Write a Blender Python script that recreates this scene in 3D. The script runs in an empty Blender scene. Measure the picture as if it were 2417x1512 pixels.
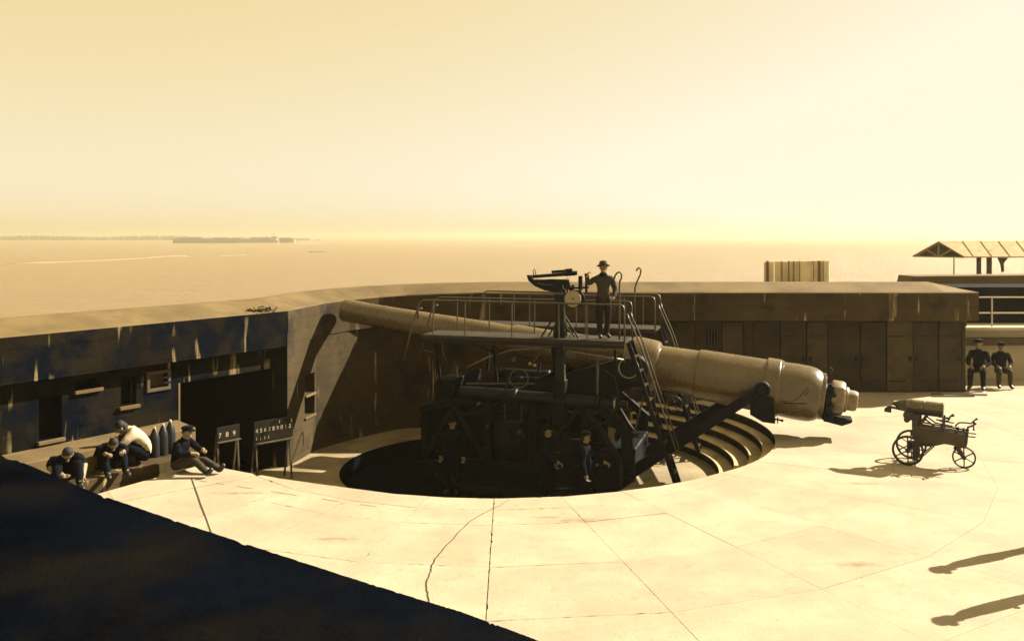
import bpy, bmesh, math, random
from mathutils import Vector, Matrix, Quaternion
R = math.radians
random.seed(7)
scene = bpy.context.scene
COL = scene.collection

# ------------------------------------------------------------------ camera
F = 2100.0            # focal length in units of a 2417-wide picture
EYE = 4.4
cam_d = bpy.data.cameras.new('camera')
cam = bpy.data.objects.new('camera', cam_d); COL.objects.link(cam)
cam.location = (0, 0, EYE); cam.rotation_euler = (R(90), 0, 0)
cam_d.sensor_width = 36; cam_d.lens = 36 * F / 2417
cam_d.shift_y = -(756 - 555) / 2417
cam_d.clip_start = 0.1; cam_d.clip_end = 60000
scene.camera = cam

# ------------------------------------------------------------------ light
SKY_K = 0.275     # the toned sky below has values near 1, so this equals the plain sky texture at about 0.1
SUN_EL, SUN_AZ = R(34), R(26)       # azimuth counted from +X towards +Y
world = bpy.data.worlds.new('World'); scene.world = world
world.use_nodes = True
wn, wl = world.node_tree.nodes, world.node_tree.links
wn.clear()
sky = wn.new('ShaderNodeTexSky'); sky.sky_type = 'NISHITA'; sky.sun_disc = False
sky.sun_elevation = SUN_EL; sky.sun_rotation = math.pi / 2 - SUN_AZ
sky.altitude = 20; sky.air_density = 1.0; sky.dust_density = 1.0; sky.ozone_density = 1.0
bw = wn.new('ShaderNodeRGBToBW')          # the plate is monochrome and sepia toned: amber where thin, cream where dense
rng = wn.new('ShaderNodeMapRange'); rng.inputs['From Min'].default_value = 2.6; rng.inputs['From Max'].default_value = 6.2
tone = wn.new('ShaderNodeMix'); tone.data_type = 'RGBA'
tone.inputs[6].default_value = (0.91, 0.715, 0.345, 1); tone.inputs[7].default_value = (1.07, 0.985, 0.78, 1)
bg = wn.new('ShaderNodeBackground'); bg.inputs['Strength'].default_value = SKY_K
wo = wn.new('ShaderNodeOutputWorld')
wl.new(sky.outputs[0], bw.inputs[0]); wl.new(bw.outputs[0], rng.inputs['Value']); wl.new(rng.outputs[0], tone.inputs[0])
wl.new(tone.outputs[2], bg.inputs['Color']); wl.new(bg.outputs[0], wo.inputs[0])

sun_d = bpy.data.lights.new('sun', 'SUN'); sun_d.energy = 5.0; sun_d.angle = R(0.55)
sun_d.color = (1.0, 0.885, 0.67)
sun = bpy.data.objects.new('sun', sun_d); COL.objects.link(sun)
SV = Vector((math.cos(SUN_EL) * math.cos(SUN_AZ), math.cos(SUN_EL) * math.sin(SUN_AZ), math.sin(SUN_EL)))
sun.rotation_euler = SV.to_track_quat('Z', 'Y').to_euler()
sun.location = SV * 60
scene.view_settings.view_transform = 'Standard'; scene.view_settings.look = 'None'
scene.view_settings.gamma = 1; scene.view_settings.use_curve_mapping = False
scene.view_settings.exposure = 1.80
scene.cycles.volume_bounces = 0

# ------------------------------------------------------------------ helpers
def P(x, y, d):
    """point seen at (x, y) of the 2417-wide photograph, d metres away"""
    return Vector(((x - 1208.5) * d / F, d, EYE - (y - 555) * d / F))
def V3(*a): return Vector(a)

class MB:
    def __init__(s): s.v = []; s.f = []; s.sm = []
    def add(s, vs, fs, smooth=False):
        o = len(s.v); s.v += [Vector(p) for p in vs]
        for f in fs: s.f.append([i + o for i in f]); s.sm.append(smooth)
        return s
    def box(s, o, a, b, c):
        o, a, b, c = Vector(o), Vector(a), Vector(b), Vector(c)
        vs = [o, o + a, o + a + b, o + b, o + c, o + a + c, o + a + b + c, o + b + c]
        return s.add(vs, [(0, 3, 2, 1), (4, 5, 6, 7), (0, 1, 5, 4), (1, 2, 6, 5), (2, 3, 7, 6), (3, 0, 4, 7)])
    def cbox(s, c, sx, sy, sz, rot=0):
        ca, sa = math.cos(rot), math.sin(rot)
        a = V3(ca * sx, sa * sx, 0); b = V3(-sa * sy, ca * sy, 0); z = V3(0, 0, sz)
        return s.box(Vector(c) - a / 2 - b / 2 - z / 2, a, b, z)
    def bar(s, p, q, w, h, up=(0, 0, 1)):
        p, q = Vector(p), Vector(q); d = (q - p).normalized(); up = Vector(up)
        a = d.cross(up)
        if a.length < 1e-4: a = d.cross(V3(1, 0, 0))
        a.normalize(); b = a.cross(d).normalized()
        return s.box(p - a * w / 2 - b * h / 2, q - p, a * w, b * h)
    def prism(s, pts, vec):
        pts = [Vector(p) for p in pts]; vec = Vector(vec); n = len(pts)
        vs = pts + [p + vec for p in pts]
        fs = [list(range(n)), list(range(2 * n - 1, n - 1, -1))]
        fs += [(i, i + n, (i + 1) % n + n, (i + 1) % n) for i in range(n)]
        return s.add(vs, fs)
    def frame(s, ax):
        ax = Vector(ax).normalized()
        a = ax.cross(V3(0, 0, 1))
        if a.length < 1e-3: a = ax.cross(V3(1, 0, 0))
        a.normalize(); return ax, a, ax.cross(a).normalized()
    def lathe(s, p0, ax, prof, n=24, sharp=25):
        ax, a, b = s.frame(ax); p0 = Vector(p0)
        def ring(t, r): return [p0 + ax * t + (a * math.cos(2 * math.pi * i / n) + b * math.sin(2 * math.pi * i / n)) * r for i in range(n)]
        prev = None; pd = None
        for k in range(len(prof) - 1):
            (t0, r0), (t1, r1) = prof[k], prof[k + 1]
            dirn = math.atan2(r1 - r0, t1 - t0)
            if prev is not None and abs(dirn - pd) < R(sharp): i0 = prev
            else:
                i0 = len(s.v); s.v += ring(t0, max(r0, 1e-5))
            i1 = len(s.v); s.v += ring(t1, max(r1, 1e-5))
            for i in range(n):
                j = (i + 1) % n
                s.f.append([i0 + i, i0 + j, i1 + j, i1 + i]); s.sm.append(True)
            prev, pd = i1, dirn
        return s
    def cyl(s, p, q, r0, r1=None, n=12, cap=True):
        p, q = Vector(p), Vector(q); r1 = r0 if r1 is None else r1; L = (q - p).length
        pr = [(0, r0), (L, r1)]
        if cap: pr = [(0, 0)] + pr + [(L, 0)]
        return s.lathe(p, q - p, pr, n)
    def tube(s, path, r, n=8, closed=False, cap=True):
        path = [Vector(p) for p in path]; m = len(path); rings = []
        up = None
        for i, p in enumerate(path):
            if closed: d = path[(i + 1) % m] - path[i - 1]
            else: d = path[min(i + 1, m - 1)] - path[max(i - 1, 0)]
            d.normalize()
            if up is None:
                up = d.cross(V3(0, 0, 1))
                if up.length < 1e-2: up = d.cross(V3(0, 1, 0))
            up = (up - d * up.dot(d)).normalized(); b = d.cross(up)
            rr = r[i] if isinstance(r, (list, tuple)) else r
            i0 = len(s.v); rings.append(i0)
            s.v += [p + (up * math.cos(2 * math.pi * k / n) + b * math.sin(2 * math.pi * k / n)) * rr for k in range(n)]
        for i in range(m if closed else m - 1):
            a, c = rings[i], rings[(i + 1) % m]
            for k in range(n):
                j = (k + 1) % n; s.f.append([a + k, a + j, c + j, c + k]); s.sm.append(True)
        if cap and not closed:
            s.f.append([rings[0] + k for k in range(n)]); s.sm.append(False)
            s.f.append([rings[-1] + k for k in range(n)]); s.sm.append(False)
        return s
    def ball(s, c, r, n=12, m=8, sc=(1, 1, 1)):
        c = Vector(c); o = len(s.v)
        for j in range(m + 1):
            th = math.pi * j / m
            for i in range(n):
                ph = 2 * math.pi * i / n
                s.v.append(c + V3(math.sin(th) * math.cos(ph) * r * sc[0], math.sin(th) * math.sin(ph) * r * sc[1], math.cos(th) * r * sc[2]))
        for j in range(m):
            for i in range(n):
                k = (i + 1) % n
                s.f.append([o + j * n + i, o + j * n + k, o + (j + 1) * n + k, o + (j + 1) * n + i]); s.sm.append(True)
        return s
    def ring(s, c, ax, R0, r, n=28, k=8, a0=0, a1=2 * math.pi):
        ax, a, b = s.frame(ax); c = Vector(c); full = abs(a1 - a0 - 2 * math.pi) < 1e-4
        m = n if full else n + 1
        pts = [c + (a * math.cos(a0 + (a1 - a0) * i / n) + b * math.sin(a0 + (a1 - a0) * i / n)) * R0 for i in range(m)]
        return s.tube(pts, r, k, closed=full)
    def build(s, name, mat, parent=None, bev=0, merge=True):
        me = bpy.data.meshes.new(name)
        bm = bmesh.new()
        vs = [bm.verts.new(p) for p in s.v]
        for f, sm in zip(s.f, s.sm):
            try:
                fc = bm.faces.new([vs[i] for i in f]); fc.smooth = sm
            except ValueError: pass
        if merge:
            bmesh.ops.dissolve_degenerate(bm, dist=1e-5, edges=bm.edges)
        bmesh.ops.recalc_face_normals(bm, faces=bm.faces)
        if bev:
            bmesh.ops.remove_doubles(bm, verts=bm.verts, dist=1e-5)
            es = [e for e in bm.edges if len(e.link_faces) == 2 and e.calc_face_angle(0) > R(30)]
            bmesh.ops.bevel(bm, geom=es, offset=bev, segments=1, affect='EDGES', clamp_overlap=True)
        bm.to_mesh(me); bm.free()
        me.materials.append(M[mat] if isinstance(mat, str) else mat)
        o = bpy.data.objects.new(name, me); COL.objects.link(o)
        if parent is not None: adopt(o, parent)
        return o

def adopt(o, parent):
    o.parent = parent
    if parent.type == 'EMPTY': o.matrix_parent_inverse = Matrix.Translation(-parent.location)
def thing(name, label, cat, loc, group=None):
    o = bpy.data.objects.new(name, None); o.empty_display_size = 0.3; o.location = loc
    COL.objects.link(o); return tag(o, label, cat, group)
def tag(o, label, cat, group=None):
    o['label'] = label; o['category'] = cat
    if group: o['group'] = group
    return o
def struct(o): o['kind'] = 'structure'; return o
def stuff(o): o['kind'] = 'stuff'; return o

# ------------------------------------------------------------------ materials
M = {}
ALB = 0.64      # overall reflectance against the chosen exposure
def mat(name, col, rough=0.8, var=0.25, scale=3.0, bump=0.0, bscale=40.0, metal=0.0, streak=None, blotch=None, spec=0.4, rand=0.0, spots=None, grit=None, forms=0.0):
    kd = lambda c3: tuple(x * ALB for x in c3)
    col = kd(col); grit = kd(grit) if grit else None
    if streak: streak = (kd(streak[0]),) + tuple(streak[1:])
    if blotch: blotch = (kd(blotch[0]),) + tuple(blotch[1:])
    m = bpy.data.materials.new(name); m.use_nodes = True
    n, l = m.node_tree.nodes, m.node_tree.links
    b = n['Principled BSDF']; b.inputs['Roughness'].default_value = rough; b.inputs['Metallic'].default_value = metal
    b.inputs['Specular IOR Level'].default_value = spec
    tc = n.new('ShaderNodeTexCoord')
    def noise(sc, det=5, rg=0.6, vec=None):
        t = n.new('ShaderNodeTexNoise'); t.inputs['Scale'].default_value = sc; t.inputs['Detail'].default_value = det
        t.inputs['Roughness'].default_value = rg
        l.new(vec if vec is not None else tc.outputs['Object'], t.inputs['Vector']); return t
    def ramp(src, p0, p1, c0=(0, 0, 0, 1), c1=(1, 1, 1, 1)):
        r = n.new('ShaderNodeValToRGB'); r.color_ramp.elements[0].position = p0; r.color_ramp.elements[1].position = p1
        r.color_ramp.elements[0].color = c0; r.color_ramp.elements[1].color = c1
        l.new(src, r.inputs[0]); return r
    def mix(fac, a, bb, mode='MIX'):
        x = n.new('ShaderNodeMix'); x.data_type = 'RGBA'; x.blend_type = mode
        if isinstance(fac, float): x.inputs[0].default_value = fac
        else: l.new(fac, x.inputs[0])
        for k, q in ((6, a), (7, bb)):
            if isinstance(q, tuple): x.inputs[k].default_value = q
            else: l.new(q, x.inputs[k])
        return x.outputs[2]
    c = tuple(col) + (1,)
    lo = tuple(x * (1 - var) for x in col) + (1,); hi = tuple(min(1, x * (1 + var)) for x in col) + (1,)
    n1 = noise(scale); r1 = ramp(n1.outputs['Fac'], 0.3, 0.7, lo, hi)
    out = r1.outputs[0]
    n2 = noise(scale * 9, 6, 0.7); r2 = ramp(n2.outputs['Fac'], 0.25, 0.75, (1 - var * .8,) * 3 + (1,), (1 + 0 * var, 1, 1, 1))
    out = mix(1.0, out, r2.outputs[0], 'MULTIPLY')
    if blotch:
        bc, bs, b0, b1 = blotch
        nb = noise(bs, 4, 0.65); rb = ramp(nb.outputs['Fac'], b0, b1)
        out = mix(rb.outputs[0], out, tuple(bc) + (1,))
    if streak:
        sc, s0, s1 = streak
        mp = n.new('ShaderNodeMapping'); mp.inputs['Scale'].default_value = (5.5, 5.5, 0.45)
        l.new(tc.outputs['Object'], mp.inputs[0])
        ns = noise(1.0, 3, 0.55, mp.outputs[0]); rs = ramp(ns.outputs['Fac'], s0, s1)
        nk = noise(0.9, 2, 0.5); rk = ramp(nk.outputs['Fac'], 0.5, 0.6)
        mm = n.new('ShaderNodeMath'); mm.operation = 'MULTIPLY'
        l.new(rs.outputs[0], mm.inputs[0]); l.new(rk.outputs[0], mm.inputs[1])
        out = mix(mm.outputs[0], out, tuple(sc) + (1,))
    if forms:      # marks of the shuttering boards
        sx_ = n.new('ShaderNodeSeparateXYZ'); l.new(tc.outputs['Object'], sx_.inputs[0])
        nw = noise(1.3, 3, .5); wa = n.new('ShaderNodeMath'); wa.operation = 'MULTIPLY_ADD'; wa.inputs[1].default_value = .05; l.new(nw.outputs['Fac'], wa.inputs[0]); l.new(sx_.outputs[2], wa.inputs[2])
        dv = n.new('ShaderNodeMath'); dv.operation = 'MODULO'; dv.inputs[1].default_value = .27; ad_ = n.new('ShaderNodeMath'); ad_.inputs[1].default_value = 5.4
        l.new(wa.outputs[0], ad_.inputs[0]); l.new(ad_.outputs[0], dv.inputs[0])
        lr = ramp(dv.outputs[0], 0.0, .022, (1 - forms,) * 3 + (1,), (1, 1, 1, 1)); out = mix(1.0, out, lr.outputs[0], 'MULTIPLY')
    if grit:
        ng = noise(34, 3, .5); rg = ramp(ng.outputs['Fac'], .665, .71); out = mix(rg.outputs[0], out, tuple(grit) + (1,))
        nh = noise(4.5, 9, .78); rh = ramp(nh.outputs['Fac'], .56, .70, (0, 0, 0, 1), (.45, .45, .45, 1)); out = mix(rh.outputs[0], out, tuple(grit) + (1,))
    for (sx, sy, rx, ry) in (spots or ()):
        mp = n.new('ShaderNodeMapping'); mp.inputs['Location'].default_value = (-sx / rx, -sy / ry, 0); mp.inputs['Scale'].default_value = (1 / rx, 1 / ry, 0)
        l.new(tc.outputs['Object'], mp.inputs[0]); vl = n.new('ShaderNodeVectorMath'); vl.operation = 'LENGTH'; l.new(mp.outputs[0], vl.inputs[0])
        ns = noise(6, 7, .75); ad = n.new('ShaderNodeMath'); ad.operation = 'MULTIPLY_ADD'; ad.inputs[1].default_value = 2.6
        l.new(ns.outputs['Fac'], ad.inputs[0]); l.new(vl.outputs['Value'], ad.inputs[2])
        rs = ramp(ad.outputs[0], .35, 1.0, (0, 0, 0, 1), (0, 0, 0, 1)); rs.color_ramp.elements[0].color = (.75, .75, .75, 1)
        mr = n.new('ShaderNodeMapRange'); mr.inputs['From Min'].default_value = 1.1; mr.inputs['From Max'].default_value = 2.1; mr.inputs['To Min'].default_value = .8; mr.inputs['To Max'].default_value = 0
        l.new(ad.outputs[0], mr.inputs['Value']); n.remove(rs)
        out = mix(mr.outputs[0], out, (.25 * ALB, .165 * ALB, .075 * ALB, 1))
    if rand:
        oi = n.new('ShaderNodeObjectInfo'); rr_ = ramp(oi.outputs['Random'], 0.0, 1.0, (1 - rand,) * 3 + (1,), (1, 1, 1, 1))
        out = mix(1.0, out, rr_.outputs[0], 'MULTIPLY')
    l.new(out, b.inputs['Base Color'])
    rr = ramp(n2.outputs['Fac'], 0.2, 0.8, (max(0, rough - .12),) * 3 + (1,), (min(1, rough + .1),) * 3 + (1,))
    l.new(rr.outputs[0], b.inputs['Roughness'])
    if bump:
        nb = noise(bscale, 8, 0.7); bp = n.new('ShaderNodeBump'); bp.inputs['Strength'].default_value = bump
        bp.inputs['Distance'].default_value = 0.02
        l.new(nb.outputs['Fac'], bp.inputs['Height']); l.new(bp.outputs[0], b.inputs['Normal'])
    M[name] = m; return m

mat('slab_concrete', (.53, .445, .325), .9, .16, .9, .35, 26, blotch=((.44, .36, .235), .55, .55, .78), spec=.3, rand=.12, spots=((1.13, 13.75, .75, .16), (.55, 13.9, .5, .10), (-4.6, 15.2, .9, .12), (4.6, 11.9, .5, .18), (-2.6, 12.9, .5, .10), (6.2, 15.8, .6, .12)), grit=(.20, .15, .08))
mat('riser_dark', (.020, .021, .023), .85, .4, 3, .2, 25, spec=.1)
mat('joint', (.05, .04, .025), .95, .2, 5)
mat('pit_concrete', (.40, .32, .19), .9, .25, 1.2, .25, 25, blotch=((.22, .165, .09), .8, .5, .7))
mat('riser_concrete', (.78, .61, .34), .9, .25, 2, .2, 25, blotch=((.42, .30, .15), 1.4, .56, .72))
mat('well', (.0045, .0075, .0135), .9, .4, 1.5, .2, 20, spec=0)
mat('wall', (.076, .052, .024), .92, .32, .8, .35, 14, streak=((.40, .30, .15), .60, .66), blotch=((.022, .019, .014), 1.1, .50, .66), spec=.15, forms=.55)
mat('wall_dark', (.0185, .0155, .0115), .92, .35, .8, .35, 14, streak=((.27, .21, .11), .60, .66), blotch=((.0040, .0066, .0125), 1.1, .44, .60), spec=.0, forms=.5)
mat('cap', (.20, .140, .062), .92, .22, .9, .35, 18, blotch=((.12, .085, .04), .8, .5, .7), spec=.2)
mat('panel', (.064, .046, .022), .75, .35, 1.4, .3, 30, blotch=((.022, .018, .014), 1.8, .45, .7), spec=.2, rand=.25)
mat('panel_b', (.088, .062, .029), .75, .3, 1.4, .2, 30, blotch=((.035, .027, .016), 1.8, .5, .7), spec=.2)
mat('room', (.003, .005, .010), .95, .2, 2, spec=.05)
mat('gun_paint', (.158, .108, .048), .30, .28, 1.6, .08, 60, blotch=((.095, .062, .028), 1.3, .50, .70), spec=.6, grit=(.06, .042, .022))
mat('breech_paint', (.27, .205, .11), .4, .35, 5, .1, 60, spec=.5, blotch=((.08, .06, .035), 4, .52, .66))
mat('bore', (.01, .01, .012), .6, .1, 5)
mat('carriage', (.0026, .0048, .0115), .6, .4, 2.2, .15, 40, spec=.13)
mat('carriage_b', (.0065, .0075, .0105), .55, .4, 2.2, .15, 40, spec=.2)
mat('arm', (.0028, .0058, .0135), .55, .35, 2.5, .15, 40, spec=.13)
mat('bright_steel', (.42, .36, .24), .3, .15, 8, 0, metal=.6)
mat('rail', (.085, .062, .030), .4, .25, 6, 0, spec=.5)
mat('deck', (.040, .031, .019), .7, .3, 4, .1, 40, spec=.2)
mat('disc', (.40, .33, .19), .5, .12, 6)
mat('tar', (.0035, .0052, .0095), .95, .5, 1.2, .9, 22, blotch=((.010, .0085, .007), .9, .48, .70), spec=0)
mat('cart', (.030, .026, .020), .5, .35, 5, .1, 50)
mat('cart_plate', (.075, .056, .030), .55, .35, 4, .1, 50)
mat('shell', (.20, .155, .075), .35, .4, 5, .08, 60, spec=.5, blotch=((.08, .06, .03), 3, .5, .65))
mat('shell_nose', (.07, .058, .034), .35, .35, 6, .05, 60)
mat('dark_shell', (.005, .007, .012), .5, .3, 6)
mat('cloth_dark', (.0035, .0060, .0125), .95, .4, 8, .8, 22, spec=.08)
mat('cloth_brown', (.040, .030, .017), .95, .3, 8, .8, 22)
mat('cloth_trouser', (.020, .017, .013), .95, .3, 8, .8, 22, spec=.1)
mat('cloth_white', (.62, .54, .36), .95, .15, 8, .8, 22)
mat('skin', (.30, .215, .115), .6, .12, 12)
mat('hair', (.015, .012, .010), .8, .2, 20)
mat('boot', (.016, .014, .012), .5, .2, 10)
mat('felt', (.050, .038, .020), .9, .2, 12)
mat('white_wall', (.60, .51, .34), .9, .12, 1.2, .2, 20)
mat('roof_board', (.66, .52, .29), .85, .22, 3, .2, 25)
mat('timber', (.09, .068, .035), .85, .25, 4, .2, 25)
mat('timber_light', (.42, .32, .17), .85, .25, 4, .2, 25)
mat('screen', (1.05, .88, .56), .8, .15, 3, .1, 30)
mat('screen_post', (.22, .16, .08), .8, .2, 3)
mat('board', (.020, .016, .010), .7, .25, 5, spec=.1)
mat('paint_white', (.62, .54, .36), .7, .08, 10)
mat('leaf', (.035, .032, .014), .8, .4, 10)
mat('grass', (.10, .09, .04), .95, .4, .3, .4, 4)
mat('far_wood', (.06, .05, .025), .95, .4, .02)
mat('far_wall', (.10, .082, .045), .9, .25, .03)
mat('far_light', (.42, .35, .2), .9, .2, .05)
mat('far_roof', (.05, .042, .026), .9, .2, .05)
mat('sand', (.42, .34, .19), .95, .2, .05)
mat('barge', (.02, .018, .014), .8, .2, .5)

def water_mat():
    m = bpy.data.materials.new('water'); m.use_nodes = True
    n, l = m.node_tree.nodes, m.node_tree.links; b = n['Principled BSDF']
    b.inputs['Base Color'].default_value = (.215, .138, .055, 1); b.inputs['Roughness'].default_value = .25
    b.inputs['IOR'].default_value = 1.33
    tc = n.new('ShaderNodeTexCoord')
    mp = n.new('ShaderNodeMapping'); mp.inputs['Scale'].default_value = (.035, .12, 1); mp.inputs['Rotation'].default_value = (0, 0, R(12))
    l.new(tc.outputs['Object'], mp.inputs[0])
    t = n.new('ShaderNodeTexNoise'); t.inputs['Scale'].default_value = 1.0; t.inputs['Detail'].default_value = 9; t.inputs['Roughness'].default_value = .68
    l.new(mp.outputs[0], t.inputs['Vector'])
    bp = n.new('ShaderNodeBump'); bp.inputs['Strength'].default_value = 1.0; bp.inputs['Distance'].default_value = 4.5
    l.new(t.outputs['Fac'], bp.inputs['Height']); l.new(bp.outputs[0], b.inputs['Normal'])
    M['water'] = m
water_mat()
# ------------------------------------------------------------------ terrain, water, far shore
SEA = -10.0
LIP = [(-13.0, 8.92), (-5.23, 20.8), (-5.06, 21.8), (-4.75, 22.7), (-4.28, 23.42), (-3.6, 24.02), (-2.9, 24.36), (-2.0, 24.47), (-.6, 24.5), (2.5, 24.52), (9.0, 24.5), (11.9, 24.5), (12.86, 24.5)]
W = 12000
mb = MB(); mb.add([(-W, -2000, SEA), (W, -2000, SEA), (W, W, SEA), (-W, W, SEA)], [(0, 1, 2, 3)])
struct(mb.build('sea_water', 'water'))

def rough_strip(name, pts, depth, hfun, matn, seed):
    """a low run of land seen from far: pts = [(x, d)] left to right, real depth"""
    rnd = random.Random(seed); mb = MB(); n = len(pts); rows = 5
    for k, (x, d) in enumerate(pts):
        for r in range(rows):
            f = r / (rows - 1); hh = hfun(k, r, rnd) * math.sin(math.pi * f) ** .6 if 0 < r < rows - 1 else -0.5
            mb.v.append(V3(x, d + depth * f, SEA + hh))
    for k in range(n - 1):
        for r in range(rows - 1):
            a = k * rows + r; mb.f.append([a, a + 1, a + rows + 1, a + rows]); mb.sm.append(False)
    return mb.build(name, matn, merge=False)
def fx(x, d): return (x - 1208.5) * d / F
# wooded shore on the left, built of many trees standing on a low bank
SHORE = 2300
bank = rough_strip('wooded_shore', [(fx(-160 + 6 * k, SHORE), SHORE) for k in range(150)], 160, lambda k, r, q: 1.6 + q.random() * .6, 'sand', 1)
struct(bank)
mb = MB(); q = random.Random(5)
for k in range(1500):
    x = -170 + 900 * k / 1500 + q.uniform(-3, 3); d = SHORE + q.uniform(30, 140)
    hgt = (9.5 + 1.2 * math.sin(x * .021)) * q.uniform(.55, 1.25) * (1 if x < 430 else max(.45, 1 - (x - 430) / 520))
    c = V3(fx(x, d), d, SEA + hgt * .55)
    w = q.uniform(2.5, 6)
    mb.ball(c, 1, 6, 4, (w, w, hgt * .52))
fw = mb.build('far_woodland', 'far_wood'); stuff(fw)
fw['label'] = 'hazy line of trees on the far left shore'; fw['category'] = 'woodland'
FAR = 8500
struct(rough_strip('distant_shore', [(fx(560 + 30 * k, FAR), FAR) for k in range(70)], 500, lambda k, r, q: 9 + 5 * q.random(), 'far_wood', 9))
# sand bar and tide line
sb = MB()
pts = [(-80, 632), (40, 621), (150, 618.5), (260, 614), (345, 609), (372, 606.5), (400, 604.5), (432, 604.5), (450, 607)]
for i, (x, y) in enumerate(pts):
    d = (EYE - SEA) * F / (y - 555); w = 7 if 345 <= x <= 440 else 2.2
    a = V3(fx(x, d), d, SEA)
    for o, z in ((-w, -.05), (-w * .4, .22), (w * .4, .25), (w, -.05)): sb.v.append(a + V3(0, o, z))
for i in range(len(pts) - 1):
    for r in range(3):
        a = i * 4 + r; sb.f.append([a, a + 1, a + 5, a + 4]); sb.sm.append(True)
struct(sb.build('sand_bar', 'sand', merge=False))
sb = MB(); pts = [(528, 604.5), (548, 603.3), (566, 601.5), (584, 600.6)]
for i, (x, y) in enumerate(pts):
    d = (EYE - SEA) * F / (y - 555); a = V3(fx(x, d), d, SEA); w = 5
    for o, z in ((-w, -.05), (-w * .4, .2), (w * .4, .2), (w, -.05)): sb.v.append(a + V3(0, o, z))
for i in range(len(pts) - 1):
    for r in range(3):
        a = i * 4 + r; sb.f.append([a, a + 1, a + 5, a + 4]); sb.sm.append(True)
struct(sb.build('sand_bar', 'sand', merge=False))
# island with a low fort
ID = 1500
isl = MB(); n = 40; base = [(388, 574.2), (410, 575), (480, 575.2), (560, 575), (640, 574.5), (700, 573.8), (758, 572.6)]
for i, (x, y) in enumerate(base):
    for o, z in ((-9, -.3), (-3, 1.2), (40, 2.0), (90, -.3)): isl.v.append(V3(fx(x, ID), ID + o, SEA + z * (1 if 0 < i < len(base) - 1 else .2)))
for i in range(len(base) - 1):
    for r in range(3):
        a = i * 4 + r; isl.f.append([a, a + 1, a + 5, a + 4]); isl.sm.append(True)
struct(isl.build('island', 'sand', merge=False))
def far_box(x0, x1, y0, y1, dep, matn, name, parent, off=0, gable=False):
    d = ID + off; a = P(x0, y1, d); b = P(x1, y0, d); mb = MB()
    if gable:
        zm = a.z + (b.z - a.z) * .55
        prof = [V3(a.x, d, a.z), V3(a.x, d, zm), V3(a.x, d + dep / 2, b.z), V3(a.x, d + dep, zm), V3(a.x, d + dep, a.z)]
        mb.prism(prof, V3(b.x - a.x, 0, 0))
    else: mb.box(V3(a.x, d, a.z), V3(b.x - a.x, 0, 0), V3(0, dep, 0), V3(0, 0, b.z - a.z))
    return mb.build(name, matn, parent)
fort = thing('island_fort', 'long low walled fort lying on the small island offshore', 'fort', (fx(520, ID), ID, SEA))
far_box(408, 566, 563.5, 574.5, 60, 'far_wall', 'rampart_wall', fort)
far_box(562, 640, 564.5, 574.2, 50, 'far_wall', 'rampart_wall', fort, 4)
for x0, x1, y0 in ((418, 470, 559.5), (500, 536, 560), (545, 566, 560.2), (590, 608, 559.5)):
    far_box(x0, x1, y0, 565, 16, 'far_roof', 'barrack_roof', fort, 12, True)
for i, (x0, x1, y0, y1, mt, nm, lb, cat) in enumerate((
        (612, 634, 562, 573.6, 'far_roof', 'shore_building', 'dark gabled building at the right end of the island fort', 'building'),
        (640, 652, 560.5, 573.4, 'far_light', 'shore_building', 'pale tall building right of the mast on the island', 'building'),
        (660, 684, 563, 573.2, 'far_roof', 'shore_building', 'low dark building near the right tip of the island', 'building'),
        (686, 694, 565, 573, 'far_light', 'shore_building', 'tiny pale hut at the right tip of the island', 'building'))):
    g = thing(nm, lb, cat, (fx(x0, ID), ID + 10, SEA)); far_box(x0, x1, y0, y1, 12, mt, 'wall', g, 8)
    far_box(x0 - .5, x1 + .5, y0 - 2.4, y0 + .3, 13, 'far_roof', 'roof', g, 7.5, True)
for x, y0, r, nm, lb in ((628, 555, .8, 'chimney', 'stub chimney left of the tall mast on the island'), (645, 545, .35, 'signal_mast', 'tall thin mast standing on the island'),
                         (652, 556, .3, 'flag_pole', 'short pole just right of the tall island mast'), (702, 561, .5, 'chimney', 'right chimney on the tip of the island'), (718, 562.5, .4, 'flag_pole', 'low pole at the outermost tip of the island')):
    mb = MB(); a = P(x, 573, ID + 6); b = P(x, y0, ID + 6); mb.cyl(a, b, r, r * .6, 8)
    if nm == 'signal_mast': mb.bar(P(x - 3, y0 + 8, ID + 6), P(x + 3, y0 + 8, ID + 6), .4, .4)
    tag(mb.build(nm, 'far_roof'), lb, nm.replace('_', ' '))
for x0, x1, lb in ((728, 749, 'longer dark barge low on the water right of the island'), (752, 768, 'shorter dark barge trailing right of the longer one')):
    d = (EYE - SEA) * F / (595 - 555.); a = P(x0, 595.6, d); b = P(x1, 595.4, d); L = b.x - a.x
    mb = MB(); mb.prism([V3(a.x, d - 1, SEA - .2), V3(a.x - .3, d - 1, SEA + .35), V3(b.x + .3, d - 1, SEA + .35), V3(b.x, d - 1, SEA - .2)], V3(0, 2.2, 0))
    g = thing('barge', lb, 'barge', (a.x + L / 2, d, SEA)); mb.build('hull', 'barge', g)
    mb = MB(); mb.box(V3(a.x + L * .3, d - .6, SEA + .34), V3(L * .2, 0, 0), V3(0, 1, 0), V3(0, 0, .3)); mb.build('deck_load', 'barge', g)

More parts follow.
